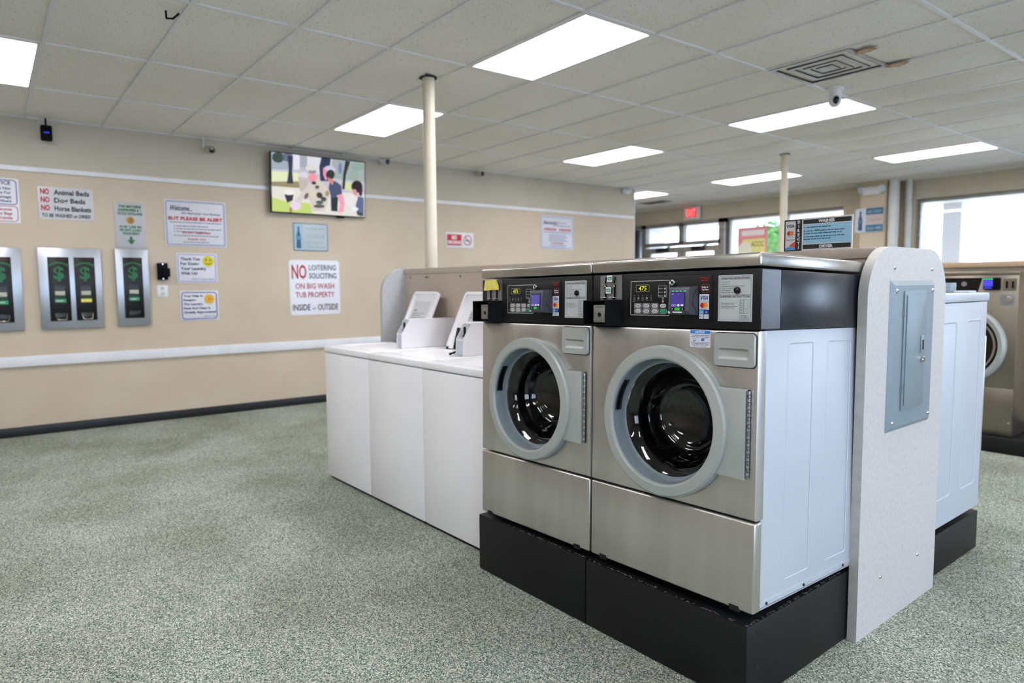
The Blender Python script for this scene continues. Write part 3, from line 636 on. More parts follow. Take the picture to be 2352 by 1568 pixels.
# ice cold sign on the far pilaster
mb = MB(); mb.prism(rrect(0, 0, .43, .37, .03), 0, .008, textured('board_c2cede', 'c2cede', 'c2cede', 4, .4), .001)
root = mb.build('drinks_sign', M=T((-5.32, YF-.415, 2.155)) @ FY); tag(root, 'blue and white ice cold drinks sign on the far pilaster', 'sign')
mb = MB(); mb.rect(.17, .265, .425, .365, Z+.004, ink('1f5c84')); mb.rect(.17, .01, .425, .11, Z+.004, ink('1f5c84')); mb.rect(.17, .115, .425, .26, Z+.004, ink('c9b8b4')); mb.build('colour_bands', root)
mb = MB(); mb.T = T((0, 0, .004)); bottle(mb, .085, .03, .31, '3a5478', '5c7698'); mb.build('bottle_picture', root)
mb = MB(); mb.text('ICE COLD', .297, .29, .045, Z+.006, ink('a8c8dc'), 'C', .02, wd=.2); mb.text('Coca-Cola', .297, .165, .055, Z+.006, ink('9a94a4'), 'C', .01, .2, wd=.2); mb.text('SOLD HERE', .297, .037, .045, Z+.006, ink('a8c8dc'), 'C', .02, wd=.215); mb.build('lettering', root)
# poster in the far window
mb = MB(); mb.prism(rrect(0, 0, .62, .62, .02), 0, .006, ink('f6a0aa')); root = mb.build('window_poster', M=T((-7.72, YF+.0, 1.80)) @ FY); tag(root, 'red and yellow poster hanging inside the far window', 'poster')  # poster inks lightened to paint in the window glare
mb = MB(); mb.prism(rrect(.08, .46, .56, .56, .03), .006, .008, ink('fff6f6')); mb.prism(rrect(.1, .04, .58, .40, .04), .006, .008, ink('f8f0a0')); mb.prism(circ(.16, .2, .15, 24), .006, .0085, ink('f6f4e0')); mb.build('colour_fields', root)
mb = MB(); mb.tube([(.1, .61, .003), (.1, .84, .003)], .002, chrome, 6); mb.tube([(.52, .61, .003), (.52, .84, .003)], .002, chrome, 6); mb.build('hanging_cord', root)
mb = MB(); mb.text('ACCC', .42, .26, .09, .0095, ink('8a8440'), 'C', .02, wd=.26); mb.build('lettering', root)

# ------------------------------------------------------------------ outside
conc = textured('concrete_outside', 'b9b7b2', 'c6c4c0', 2, .8)
mb = MB(); mb.box((-40, YF+.4, -.2), (40, 60, -.05), conc); mb.box((XR+.5, -30, -.2), (40, YF+.4, -.05), conc); struct('trim_7', mb)
mb = MB()
mb.box((-12, YF+.25, 2.75), (3, YF+2.6, 2.95), ink('d8d2c4')); struct('trim_8', mb)
for x, lab in ((-5.05, 'white porch post outside at the left end of the big far window'), (-1.2, 'white porch post outside beyond the right edge'), (-11.9, 'white porch post outside the entrance doors')):
    mb = MB(); mb.box((x, YF+2.2, -.05), (x+.3, YF+2.5, 2.75), ink('e4e4ec')); tag(mb.build('porch_post'), lab, 'post', 'white porch posts outside the windows')
# tree outside: trunk and leaf clumps
leaf = textured('tree_leaves', '2f5a1e', '4f8a34', 5, .6); bark = mat('bark', '4a3b2c', .8)
R = random.Random(4); root = empty('tree', T((-13.05, 22, 0)), 'green tree seen outside through the far window', 'tree')
mb = MB(); mb.tube([(0, 0, -.05), (.1, 0, 1.5), (0, .1, 2.4)], .1, bark); mb.build('trunk', root)
mb = MB()
for q in range(1500):
    a = R.uniform(0, 2*PI); e = R.uniform(-.9, 1.2); rr2 = 1.1*R.uniform(.75, 1.05)*(1+.15*math.sin(3*a+2*e))
    c = Vector((rr2*math.cos(a)*math.cos(e), rr2*math.sin(a)*math.cos(e), 2.55+rr2*math.sin(e)*1.0)); s_ = R.uniform(.06, .13)
    d1 = Vector((R.gauss(0, 1), R.gauss(0, 1), R.gauss(0, 1))).normalized(); d2 = d1.cross(Vector((R.gauss(0, 1), R.gauss(0, 1), R.gauss(0, 1)))).normalized()
    mb._add([c+d1*s_, c+d2*s_*.5, c-d1*s_, c-d2*s_*.5], [(0, 1, 2, 3)], leaf)
mb.ball((0, 0, 2.55), .88, leaf); mb.build('crown', root, smooth=False)

# ------------------------------------------------------------------ island: end boards and service walls
def board_pts(y0, y1, h, r): return rrect(y0, -r, y1, h, r, 10)
def end_board(x, y0, y1, h, label, mface, medge):
    r = .19; P = [(y0, 0), (y1, 0)]
    for i in range(13): a = PI/2*i/12; P.append((y1-r+r*math.cos(a), h-r+r*math.sin(a)))
    for i in range(13): a = PI/2+PI/2*i/12; P.append((y0+r+r*math.cos(a), h-r+r*math.sin(a)))
    n = len(P); mb = MB()
    mb._add([(p[0], p[1], .0175) for p in P]+[(p[0], p[1], -.0175) for p in P], [tuple(range(n)), tuple(range(2*n-1, n-1, -1))], mface)
    mb._add([(p[0], p[1], .0175) for p in P]+[(p[0], p[1], -.0175) for p in P], [(i+n, (i+1) % n+n, (i+1) % n, i) for i in range(n)], medge)
    o = mb.build('end_board', M=RZ @ T((x, 0, 0)) @ FX, ang=40); tag(o, label, 'end board', 'rounded end boards of the washer island'); return o
eb = end_board(-1.1385, 2.59, 3.345, 1.505, 'tall speckled white end board carrying the grey breaker panel', lam, lam_edge)
end_board(-4.70, 2.53, 3.40, 1.505, 'plain rounded end board at the far left end of the island', textured('grey_laminate', 'b9bbbf', 'c2c4c8', 40, .45), lam_edge)
def screw(par, x, y, z, r=.007, m=chrome):
    mb = MB(); mb.T = T((x, y, z)); mb.lathe([(r*1.1, 0), (r, .002), (r*.6, .004), (0, .0045)], m, 14); mb.rect(-r*.7, -.001, r*.7, .001, .0048, black_plastic); return mb.build('screw', par)
for a, c in ((2.812, 1.423), (3.179, 1.421), (2.783, .204), (3.148, .201)): screw(eb, a, c, .0175)
# breaker panel
bpn = empty('breaker_panel', RZ @ T((-1.1205, 2.775, .783)) @ FX, 'blue grey electrical breaker panel mounted on the end board', 'breaker panel')
w_, h_ = .422, .592
mb = MB(); P0 = [(0, 0), (w_, 0), (w_, h_), (0, h_)]; e = .018
mb._add([(*p, 0) for p in P0]+[(e*(1 if p[0] == 0 else -1)+p[0], e*(1 if p[1] == 0 else -1)+p[1], .012) for p in P0], [(i, (i+1) % 4, 4+(i+1) % 4, 4+i) for i in range(4)]+[(4, 5, 6, 7)], panel_grey); mb.build('cover', bpn, smooth=False)
for a, c in ((.035, .035), (w_-.035, .035), (.035, h_-.04), (w_-.035, h_-.04)): screw(bpn, a, c, .012, .009)
mb = MB(); mb.prism(rrect(.1, .078, .318, .555, .006), .010, .017, panel_grey, .003); mb.prism(rrect(.118, .096, .300, .537, .006), .016, .021, panel_grey, .003); dr = mb.build('door', bpn)
mb = MB(); mb.prism(rrect(.256, .30, .296, .372, .004), .019, .024, panel_grey, .002); mb.rect(.270, .312, .283, .352, .0245, black_plastic); mb.build('latch', dr)
mb = MB(); mb.T = T((.274, .272, .02)); mb.lathe([(.012, 0), (.012, .008), (.009, .012), (0, .012)], chrome, 18); mb.build('lock', dr)
mb = MB(); [mb.box((.096, z_, .012), (.1, z_+.03, .02), chrome) for z_ in (.15, .45)]; mb.build('hinge', dr)
# service walls (front and back faces)
for y0, nm, lab in ((2.735, 'front', 'taupe laminate service wall behind the white top loaders'), (3.165, 'back', 'laminate service wall facing the far side of the island')):
    mb = MB(); mb.box((-4.682, y0, 0), (-1.157, y0+.02, 1.50), lam_panel); o = mb.build('service_wall', M=RZ.copy()); tag(o, lab, 'partition')
    mb = MB(); s_ = -1 if nm == 'front' else 1; ya = y0-.008 if nm == 'front' else y0+.0
    mb.box((-4.682, ya, 1.462), (-1.157, ya+.028, 1.502), lam_panel, .002); mb.build('top_rail', o)
    if nm == 'front':
        for x in (-4.6, -4.38, -4.35, -3.93, -3.62, -3.1, -1.19):
            mb = MB(); mb.T = T((x, y0, 1.435 if x < -2 else 1.452)) @ FY; mb.lathe([(.008, 0), (.006, .003), (0, .004)], dark_metal, 12); mb.build('screw', o)
# ------------------------------------------------------------------ white top load washers
def top_loader(x0, x1, label, box=None, lid=True, reader=False):
    g = 'white top load washers in a row'
    root = empty('top_load_washer', RZ @ T((x0, 2.008, 0)), label, 'washing machine', g); w_ = x1-x0; D = .66
    mb = MB(); mb.box((.002, .006, .022), (w_-.002, D, .905), white_enamel, .006); mb.build('cabinet', root)
    mb = MB(); mb.box((.01, .03, 0), (w_-.01, D-.02, .03), black_plastic); mb.build('toe_base', root)
    mb = MB(); mb.box((0.001, 0, .910), (w_-.001, D, .950), white_enamel, .008, 3)
    # raised border and ribs round the lid opening
    for q in ((.05, .06, w_-.05, .085), (.05, .46, w_-.12, .485), (.05, .085, .075, .46)): mb.box((q[0], q[1], .948), (q[2], q[3], .956), white_enamel, .003)
    mb.build('top_panel', root)
    if lid:
        lx0, lx1 = (.175, .503)
        L0 = T((0, .49, .957)) @ Matrix.Rotation(math.radians(65), 4, 'X')
        mb = MB(); mb.T = L0; mb.prism(rrect(lx0, 0, lx1, .405, .03), -.012, 0, white_enamel); 
        mb.outline(rrect(lx0, 0, lx1, .405, .03), .02, .014, white_enamel)
        P = rrect(lx0, 0, lx1, .405, .03); Q = rrect(lx0+.02, .02, lx1-.02, .385, .02); n = len(P)
        mb._add([(*p, 0) for p in P]+[(*p, .014) for p in P], [(i, (i+1) % n, n+(i+1) % n, n+i) for i in range(n)], white_enamel)
        mb._add([(*p, .014) for p in Q]+[(*p, 0) for p in Q], [(i, (i+1) % n, n+(i+1) % n, n+i) for i in range(n)], white_enamel)
        ld = mb.build('lid', root)
        mb = MB(); mb.T = L0
        if not reader:
            mb.rect(.23, .17, .44, .33, .0015, ink('d0d0d4')); mb.text('WARNING', .24, .255, .012, .002, ink('70707a'), 'L', .02, wd=.05)
            for q in range(4): mb.words(.24, (.40, .36, .42, .34)[q], .235-q*.017, .008, .002, ink('9a9aa2'), q)
        else: mb.rect(.3, .2, .4, .27, .0015, ink('b8b8c0')); mb.words(.305, .395, .245, .01, .002, ink('8a8a94'), 3); mb.words(.305, .395, .22, .01, .002, ink('8a8a94'), 4)
        mb.build('instruction_label', ld)
        mb = MB(); [mb.box((x-.006, .47, .95), (x+.006, .51, .975), dark_metal) for x in (lx0+.03, lx1-.03)]; mb.build('lid_hinge', root)
    if box:
        bx0, bx1 = box[0]-x0, box[1]-x0; t = .004
        prof = [(.30, .952), (.745-.02, .952), (.745-.02, 1.144), (.362, 1.144), (.303, 1.05)]
        prof = [(y, z) for y, z in prof]
        FXm = Matrix(((0, 0, 1, 0), (1, 0, 0, 0), (0, 1, 0, 0), (0, 0, 0, 1)))
        mb = MB(); mb.T = T((bx1-t, 0, 0)) @ FXm; mb.prism(prof, 0, t, white_enamel); mb.T = T((bx0, 0, 0)) @ FXm; mb.prism(prof, 0, t, white_enamel)
        mb.T = Matrix(); mb.box((bx0, .362, 1.138), (bx1, .70, 1.146), white_enamel, .002); mb.box((bx0+t, .345, .952), (bx1-t, .35, 1.138), ink('c4c8d0')); mb.box((bx0+t, .305, 1.044), (bx1-t, .35, 1.05), white_enamel); mb.box((bx0+t, .31, .954), (bx1-.02, .316, 1.044), side_paint)
        mc = mb.build('coin_meter_case', root)
        mb = MB(); mb.box((bx1-.02, .335, .96), (bx1-.006, .347, 1.03), black_plastic); mb.box((bx0+.03, .335, 1.075), (bx0+.045, .346, 1.125), dark_metal, .003); mb.ball((bx0+.035, .335, 1.07), .008, dark_metal); mb.build('coin_slide', mc)
        if reader:
            mb = MB(); K = T((bx0-.075, .32, .955)) @ Matrix.Rotation(math.radians(-15), 4, 'X'); mb.T = K
            mb.box((0, 0, 0), (.075, .07, .19), white_enamel, .004); mb.box((.006, -.004, .03), (.07, .004, .165), black_gloss, .002); mb.build('card_reader', mc)
            mb = MB(); mb.tube([(bx0-.02, .34, .98), (bx0-.03, .3, .965), (bx0-.035, .28, .962), (bx0-.01, .27, .96)], .006, black_plastic, 8); mb.build('cable', mc)
    return root
top_loader(-4.591, -3.938, 'white top loader at the far left end of the row, lid open', (-4.083, -4.016))
top_loader(-3.934, -3.281, 'middle white top loader, lid open', (-3.376, -3.302), reader=True)
top_loader(-3.277, -2.618, 'white top loader next to the steel washers', None, False)

# ------------------------------------------------------------------ black plinths under the steel washers
for x0, x1, lab in ((-2.605, -1.886, 'black painted base under the left steel washer'), (-1.883, -1.160, 'black painted base at the near corner under the right steel washer')):
    mb = MB(); mb.box((x0, 1.902, 0), (x1, 2.715, .271), base_paint, .006, 2)
    o = mb.build('machine_base', M=RZ.copy()); tag(o, lab, 'machine base', 'black bases of the front loaders')
    if x1 > -1.5:
        for a, c in ((.06, .235), (.065, .115)): mb = MB(); mb.T = T((x1, 1.902+a, c)) @ FX; mb.lathe([(.006, .0005), (0, .0008)], mat('slot_black', '040405', .3), 12); mb.build('bolt_hole', o)
dust = textured('lint_dust', '4c484c', '746e74', 90, .95, detail=6, bump=.5)
R = random.Random(2)
mb = MB()
for q in range(260):
    t_ = R.random()
    if q % 2: c = Vector((-2.58+1.42*t_, 1.9045+R.uniform(.0, .008), .2725))
    else: c = Vector((-1.163-R.uniform(0, .006), 1.905+.65*t_, .2725))
    l = R.uniform(.004, .012); a = R.uniform(0, PI); dx, dy = math.cos(a)*l, math.sin(a)*.003
    mb._add([c+Vector((-dx, -dy, 0)), c+Vector((dx, dy, 0)), c+Vector((dx*.3, dy*.3, R.uniform(.002, .005)))], [(0, 1, 2)], dust)
tag(mb.build('lint', M=RZ.copy(), smooth=False), 'grey lint gathered on the ledge of the black bases', 'lint', kind='stuff')

# ------------------------------------------------------------------ steel front load washers
CX_, CZ_ = .363, .617
def plate_hole(mb, x0, z0, x1, z1, cx, cz, r, th, m, n=64):
    """front plate facing -y with a round hole, folded round its edges"""
    out = []; inn = []
    for i in range(n):
        a = 2*PI*i/n; dx, dz = math.cos(a), math.sin(a)
        t = min(((x1-cx)/dx if dx > 1e-9 else 1e9), ((x0-cx)/dx if dx < -1e-9 else 1e9), ((z1-cz)/dz if dz > 1e-9 else 1e9), ((z0-cz)/dz if dz < -1e-9 else 1e9))
        out.append([cx+dx*t, cz+dz*t]); inn.append((cx+dx*r, cz+dz*r))
    for X, Zc in ((x0, z0), (x0, z1), (x1, z0), (x1, z1)):
        j = min(range(n), key=lambda i: (out[i][0]-X)**2+(out[i][1]-Zc)**2); out[j] = [X, Zc]
    bv = .008
    f = lambda p: (p[0]+(bv if p[0] < x0+1e-4 else -bv if p[0] > x1-1e-4 else 0), p[1]+(bv if p[1] < z0+1e-4 else -bv if p[1] > z1-1e-4 else 0))
    o1 = [f(p) for p in out]
    mid = [f2 for f2 in [(o1[i][0]*.7+out[i][0]*.3, o1[i][1]*.7+out[i][1]*.3) for i in range(n)]]
    rings = [[(p[0], .03, p[1]) for p in inn], [(p[0], 0, p[1]) for p in inn], [(p[0], 0, p[1]) for p in o1],
             [(p[0]*.35+q[0]*.65, .0022, p[1]*.35+q[1]*.65) for p, q in zip(o1, out)], [(p[0], bv, p[1]) for p in out], [(p[0], th, p[1]) for p in out]]
    vs = [v for r_ in rings for v in r_]; fs = []
    for k_ in range(len(rings)-1):
        for i in range(n): fs.append((k_*n+i, k_*n+(i+1) % n, (k_+1)*n+(i+1) % n, (k_+1)*n+i))
    mb._add(vs, fs, m)
def front_loader(X0, label, taped=False, feet=.0):
    root = empty('front_load_washer', RW @ T((X0, .0098, 0)), label, 'washing machine', 'stainless steel front load washers')
    W = .7215; DP = .735
    # cabinet sides, back and bottom strip
    mb = MB(); x1 = W-.008
    mb.box((.006, .045, .0374), (.012, DP, .945), side_paint); mb.box((x1-.006, .045, .0374), (x1, DP, .945), side_paint, .002); mb.box((.006, DP-.006, .0374), (x1, DP, .945), side_paint)
    mb.box((.006, .045, .0374), (x1, DP, .045), side_paint)
    mb.T = T((x1, 0, 0)) @ FX
    def emb(y0, y1, z0, z1):     # shallow pressed panel
        P = rrect(y0, z0, y1, z1, .018); Q = rrect(y0+.004, z0+.004, y1-.004, z1-.004, .014); S = rrect(y0+.008, z0+.008, y1-.008, z1-.008, .010); n = len(P)
        mb._add([(*p, .0003) for p in P]+[(*p, .0020) for p in Q]+[(*p, .0006) for p in S], [(i, (i+1) % n, n+(i+1) % n, n+i) for i in range(n)]+[(n+i, n+(i+1) % n, 2*n+(i+1) % n, 2*n+i) for i in range(n)], side_paint)
    emb(.185, .36, .10, .905); emb(.455, .635, .10, .905)
    mb.box((.05, .062, 0), (DP, .066, .002), side_paint)
    mb.build('cabinet', root)
    for yy in (.09, .33, .62):
        mb = MB(); mb.T = T((x1, yy, .052)) @ FX; mb.lathe([(.0055, 0), (.005, .003), (0, .0045)], mat('rusty_bolt', '4a2f2a', .6, .5), 12); mb.build('bolt', root)
    # steel front with the door opening, kick panel, top
    mb = MB(); plate_hole(mb, .003, .340, W-.001, .944, CX_, CZ_, .268, .045, steel); mb.build('front_panel', root, ang=30)
    mb = MB(); mb.box((.003, 0, .0374), (W-.001, .045, .3335), steel, .008, 3); mb.build('kick_panel', root)
    for xx in (.07, W-.07):
        mb = MB(); mb.box((xx-.02, -.001, .03), (xx+.02, .02, .052), dark_metal, .004); mb.build('panel_latch', root)
    mb = MB(); mb.box((.001, -.006, 1.147), (W+.003, DP+.005, 1.190), steel_top, .007, 3); mb.build('top_panel', root)
    for xx in (.08, W-.1):
        for yy in (.08, DP-.08):
            zb = min(.0385, feet if yy < .3 else feet+.019)
            mb = MB(); mb.cyl((xx, yy, zb), .018, .042-zb, dark_metal, 14); mb.build('foot', root)
    # black control head
    mb = MB(); mb.box((.001, .002, .947), (W+.001, .12, 1.141), black_panel, .004); mb.box((.002, .1245, .9475), (W, DP, 1.140), black_side_sheen, .003)
    mb.box((.01, .1, .95), (W-.01, .13, 1.135), black_plastic); mb.box((W+.0008, .006, .9505), (W+.002, .117, 1.1375), black_side_sheen)  # thin outer plate carries the painted reflection onto the end cap
    cp = mb.build('control_panel', root)
    FYl = FY
    mb = MB(); mb.T = T((0, .002, 0)) @ FYl; mb.prism(rrect(.18, .969, .547, 1.129, .01), -.002, .0025, black_panel, .002); mb.build('overlay_panel', cp)
    # printed keypad
    mb = MB(); mb.T = T((0, .0, 0)) @ FYl; zc = .001+.0; g = ink('c4c4c8')
    mb.outline(rrect(.197, .988, .374, 1.1125, .004), .0018, zc, g); mb.outline(rrect(.2222, 1.073, .2844, 1.0985, .003), .0014, zc, ink('a09c90'))
    mb.outline(rrect(.325, 1.053, .362, 1.0935, .003), .001, zc, g)
    for q, s_ in enumerate(('HEAVY', 'NORMAL', 'LIGHT')):
        z_ = 1.083-q*.0125; mb.flat(circ(.3285, z_, .0015, 10), zc, g); mb.text(s_, .3315, z_-.0018, .0032, zc, g, 'L', 0, wd=.013); mb.flat(circ(.354, z_, .0038, 8), zc, g)
    mb._add([(.342, 1.052, zc), (.3435, 1.052, zc), (.3435, 1.037, zc), (.342, 1.037, zc), (.3475, 1.052, zc), (.349, 1.052, zc), (.349, 1.037, zc), (.3475, 1.037, zc), (.3405, 1.040, zc), (.3505, 1.040, zc), (.3455, 1.0325, zc)], [(0, 3, 2, 1), (4, 7, 6, 5), (8, 10, 9)], g)
    for q, s_ in enumerate(('WASH', 'WASH', 'RINSE', 'SPIN', 'LOCK')):
        x_ = .2148+q*.0194; mb.flat(circ(x_, 1.0595, .0018, 10), zc, ink('8a8a8e')); mb.flat(rrect(x_-.004, 1.048, x_+.004, 1.053, .001, 2), zc, ink('9a9a9e')) if q % 2 else mb.outline(rrect(x_-.0045, 1.048, x_+.0045, 1.053, .001, 2), .0008, zc, ink('9a9a9e')); mb.text(s_, x_, 1.0415, .0032, zc, ink('9a9a9e'), 'C', 0, wd=.010)
    mb.text('PREWASH', .2148, 1.0365, .0028, zc, ink('9a9a9e'), 'C', 0, wd=.017)
    mb.build('printed_marks', cp)
    BT = [('PERM', 0, 0), ('DELICATE', 1, 0), ('QUICK', 2, 0), ('HOT', 0, 1), ('WARM', 1, 1), ('COLD', 2, 1)]
    for s_, a, c in BT:
        x_, z_ = .2325+a*.0385, 1.0225-c*.0192
        mb = MB(); mb.T = FYl; mb.outline(rrect(x_-.0175, z_-.0087, x_+.0165, z_+.0087, .003, 3), .001, zc, g); mb.prism(rrect(x_-.0125, z_-.0065, x_+.0135, z_+.0065, .0062), 0, .0028, ink('c2c2c6'), .0008)
        mb.text(s_, x_, z_-.002, .0042, .0031, ink('3a3a40'), 'C', .02, wd=.017)
        for q in (-1, 0, 1): mb.flat(circ(x_-.0155, z_+q*.004, .0008, 6), zc+.0002, g)
        mb.build('button', cp)
    mb = MB(); mb.T = FYl; mb.prism(rrect(.334, 1.0155, .3605, 1.0295, .0068), 0, .0028, ink('c2c2c6'), .0008); mb.text('SELECT', .3473, 1.0205, .004, .0031, ink('3a3a40'), 'C', .02, wd=.018); mb.build('button', cp)
    mb = MB(); mb.T = FYl; mb.outline(rrect(.3275, .9945, .362, 1.0115, .003, 3), .001, zc, g); mb.prism(rrect(.334, .9965, .361, 1.0095, .0062), 0, .003, ink('22a678'), .0008); mb.text('START', .3475, 1.001, .0042, .0033, ink('0c6a48'), 'C', .02, wd=.018); o = mb.build('start_button', cp); o['label'] = 'green start button'
    # display
    mb = MB(); mb.T = FYl; mb.rect(.2236, 1.0744, .283, 1.0972, zc-.0002, mat('display_olive', '1c1a08', .2)); mb.text('475', .2525, 1.078, .0155, zc+.0004, glow('d8dc30', .95), 'C', .01, .1, wd=.036); mb.build('price_display', cp)
    # key lock
    mb = MB(); mb.T = T((.390, 0, 1.1035)) @ FYl; mb.lathe([(.0115, 0), (.0115, .006), (.0098, .009), (.0085, .0075), (.006, .0085), (0, .0085)], chrome, 28); mb.lathe([(.004, .0088), (0, .009)], black_plastic, 12); mb.build('key_lock', cp)
    # red arrow, card stickers
    mb = MB(); mb.T = FYl; rd = ink('c01822')
    mb.text('To Activate', .519, 1.1135, .0052, .0032, rd, 'C', .01, wd=.036); mb.text('Machine', .519, 1.1055, .0052, .0032, rd, 'C', .01, wd=.027)
    mb.outline([(.500, 1.081), (.5145, 1.064), (.5145, 1.0675), (.5375, 1.0675), (.5375, 1.0945), (.5145, 1.0945), (.5145, 1.098)], .001, .0032, rd)
    mb.text('Swipe or', .5215, 1.083, .0052, .0032, ink('f0f0f4'), 'C', .03, wd=.026); mb.text('Tap Here', .5215, 1.0745, .0052, .0032, ink('f0f0f4'), 'C', .03, wd=.026)
    mb.build('printed_arrow', cp)
    mb = MB(); mb.T = FYl; wv = ink('d4d8ea')
    mb.rect(.4995, 1.0365, .5378, 1.0615, .0030, wv); mb.text('VISA', .5187, 1.0435, .0125, .0034, ink('1c2468'), 'C', .03, .2, wd=.031)
    mb.rect(.4995, 1.0095, .5378, 1.0355, .0030, wv); mb.flat(circ(.5125, 1.0245, .0088), .0033, ink('cc1022')); mb.flat(circ(.5245, 1.0245, .0088), .0034, ink('e8a020')); mb.flat(circ(.5185, 1.0245, .0032, 16, .0066), .0036, ink('e86418')); mb.text('mastercard', .5187, 1.0105, .0028, .0036, ink('404048'), 'C', .01, wd=.026)
    mb.rect(.4995, .9955, .5175, 1.0082, .0030, ink('6fa8dc')); mb.words(.502, .515, .9995, .003, .0034, ink('b8d4f0'), 3); mb.rect(.5193, .9955, .5378, 1.0082, .0030, ink('23286a')); mb.flat(circ(.5285, 1.0018, .0045, 12), .0033, ink('5a64b8')); mb.words(.524, .534, 1.0, .003, .0035, ink('c0c4e8'), 4)
    mb.rect(.4995, .9800, .5175, .9943, .0030, wv); mb.flat(circ(.5035, .9872, .0024, 10), .0034, ink('18181c')); mb.text('Pay', .5067, .9853, .005, .0034, ink('18181c'), 'L', 0, wd=.0095)
    mb.rect(.5193, .9800, .5378, .9943, .0030, wv); mb.text('G Pay', .5286, .9853, .005, .0034, ink('50545c'), 'C', 0, wd=.0155)
    mb.build('card_stickers', cp)
    # card reader box, turned slightly upward
    rx0, rx1 = .406, .459
    cr = MB(); dk = textured('reader_grey', '4e5058', '5a5c66', 20, .4, .2)
    yf, z0, z1 = -.052, .994, 1.088       # protrudes from the panel
    hx0, hx1 = .412, .4900
    cr.T = Matrix.Translation((0, 0, 0))
    P = [(0, z0-.002), (0, z1+.002), (yf*.95, z1-.004), (yf, z1-.012), (yf-.004, z0+.012), (yf+.008, z0)]
    cr._add([(hx0, y, z) for y, z in P]+[(hx1+.004, y, z) for y, z in P], [tuple(range(5, -1, -1)), tuple(range(6, 12))]+[(i, (i+1) % 6, 6+(i+1) % 6, 6+i) for i in range(6)], dk)
    rd_ = cr.build('card_reader', root, ang=20)
    tl = math.atan2(.004, (z1-z0-.024))
    RF = T((hx0, yf-.0045, z0+.012)) @ Matrix.Rotation(-tl, 4, 'X') @ FYl @ Matrix.Diagonal((1.2, 1, 1, 1))
    mb = MB(); mb.T = RF; hw = (hx1-hx0)/1.22
    mb.rect(.008, .012, hw-.008, .062, .0012, mat('screen_rim', '17171b', .3)); mb.rect(.0095, .0135, hw-.0095, .0605, .0016, glow('4c3f96' if not taped else '5a58a8', .8))
    sc_ = glow('d8d0ff', 1.0); mb.text('475', .012, .0545, .003, .002, sc_, 'L', 0); mb.text('5', .034, .0535, .003, .002, sc_, 'L', 0)
    mb.outline(rrect(.0115, .0155, .020, .021, .001, 2), .0008, .002, sc_); mb.outline(rrect(.0205, .0155, .0285, .021, .001, 2), .0008, .002, sc_); mb.flat(circ(.036, .0185, .0042, 14), .002, sc_); mb.flat(rrect(.044, .016, .053, .0215, .001, 2), .002, sc_); mb.build('screen', rd_)
    mb = MB(); mb.T = RF; mb.prism(rrect(.008, .002, .0215, .0095, .003, 3), 0, .002, black_plastic); mb.prism(rrect(.044, .002, .0575, .0095, .003, 3), 0, .002, black_plastic)
    mb._add([(.012, .0058, .0024), (.017, .0034, .0024), (.017, .0082, .0024), (.0535, .0058, .0024), (.0485, .0034, .0024), (.0485, .0082, .0024)], [(0, 1, 2), (3, 5, 4)], ink('e0e0ec')); mb.build('arrow_buttons', rd_)
    mb = MB(); mb.T = RF; mb.prism(rrect(.0245, .0015, .0405, .010, .002, 3), 0, .0022, mat('green_button', '2c8a2e', .4, emit=('2c9a30', .35))); o = mb.build('enter_button', rd_); o['label'] = 'green button'
    mb = MB(); mb.T = RF
    for q in range(4): mb.rect(.011+q*.0135, .0645, .018+q*.0135, .0668, .0012, glow('60e0b0', 1.1) if not taped else black_plastic)
    if not taped: mb.rect(.017, -.006, .049, -.0035, .0015, glow('e8e4ff', 1.6))
    mb.build('indicator_lights', rd_)
    mb = MB(); mb.T = T((rx0+.006, -.05, 1.002)) @ FYl; mb.ball((0, 0, 0), .0058, ink('d8d8e0'), (1, 1, .6)); mb.build('key_tag', rd_)
    mb = MB(); mb.tube([(hx1+.0045, -.014, z1-.004), (hx1+.0045, -.018, z1-.02), (hx1+.0045, -.03, z1-.035), (hx1+.0045, -.032, z0+.03), (hx1+.0045, -.018, z0+.02), (hx1+.0045, -.012, z0+.004)], .0009, mat('slot_black', '040405', .3), 6); mb.build('side_groove', rd_)
    # coin plate
    mb = MB(); mb.T = FYl; mb.prism(rrect(.0445, 1.0445, .1535, 1.137, .004), -.002, .002, textured('coin_plate_metal', '8e8c90', '9c9a9e', 8, .35, .7)); cpl = mb.build('coin_plate', root)
    for q in (0, 1):
        ox = .068+q*.046; mb = MB(); mb.T = T((ox, 0, 0)) @ FYl
        mb.T = FYl @ T((ox, 0, 0)) ; bk = mat('coin_channel', '151316', .3, .6)
        mb.tube([(.008, 1.131, .004), (.0075, 1.118, .005), (.0045, 1.1065, .006)], .0028, bk); mb.prism(rrect(0.0, 1.0545, .0042, 1.088, .001, 2), .002, .006, textured('coin_plate_metal', '8e8c90', '9c9a9e', 8, .35, .7)); mb.prism(rrect(.0042, 1.0545, .0095, 1.103, .001, 2), .002, .007, bk)
        mb.T = FYl @ T((ox, 1.096, 0)); mb.lathe([(.0088, .002), (.0088, .008), (.0072, .010), (0, .010)], mat('coin_knob', 'b9a797', .25, .9), 20)
        mb.T = FYl @ T((ox, 0, 0)); mb.box((-.014, 1.051, .002), (.016, 1.0545, .012), chrome, .001); mb.box((-.002, 1.047, .002), (.008, 1.0512, .008), bk, .001)
        mb.build('coin_slot', cpl)
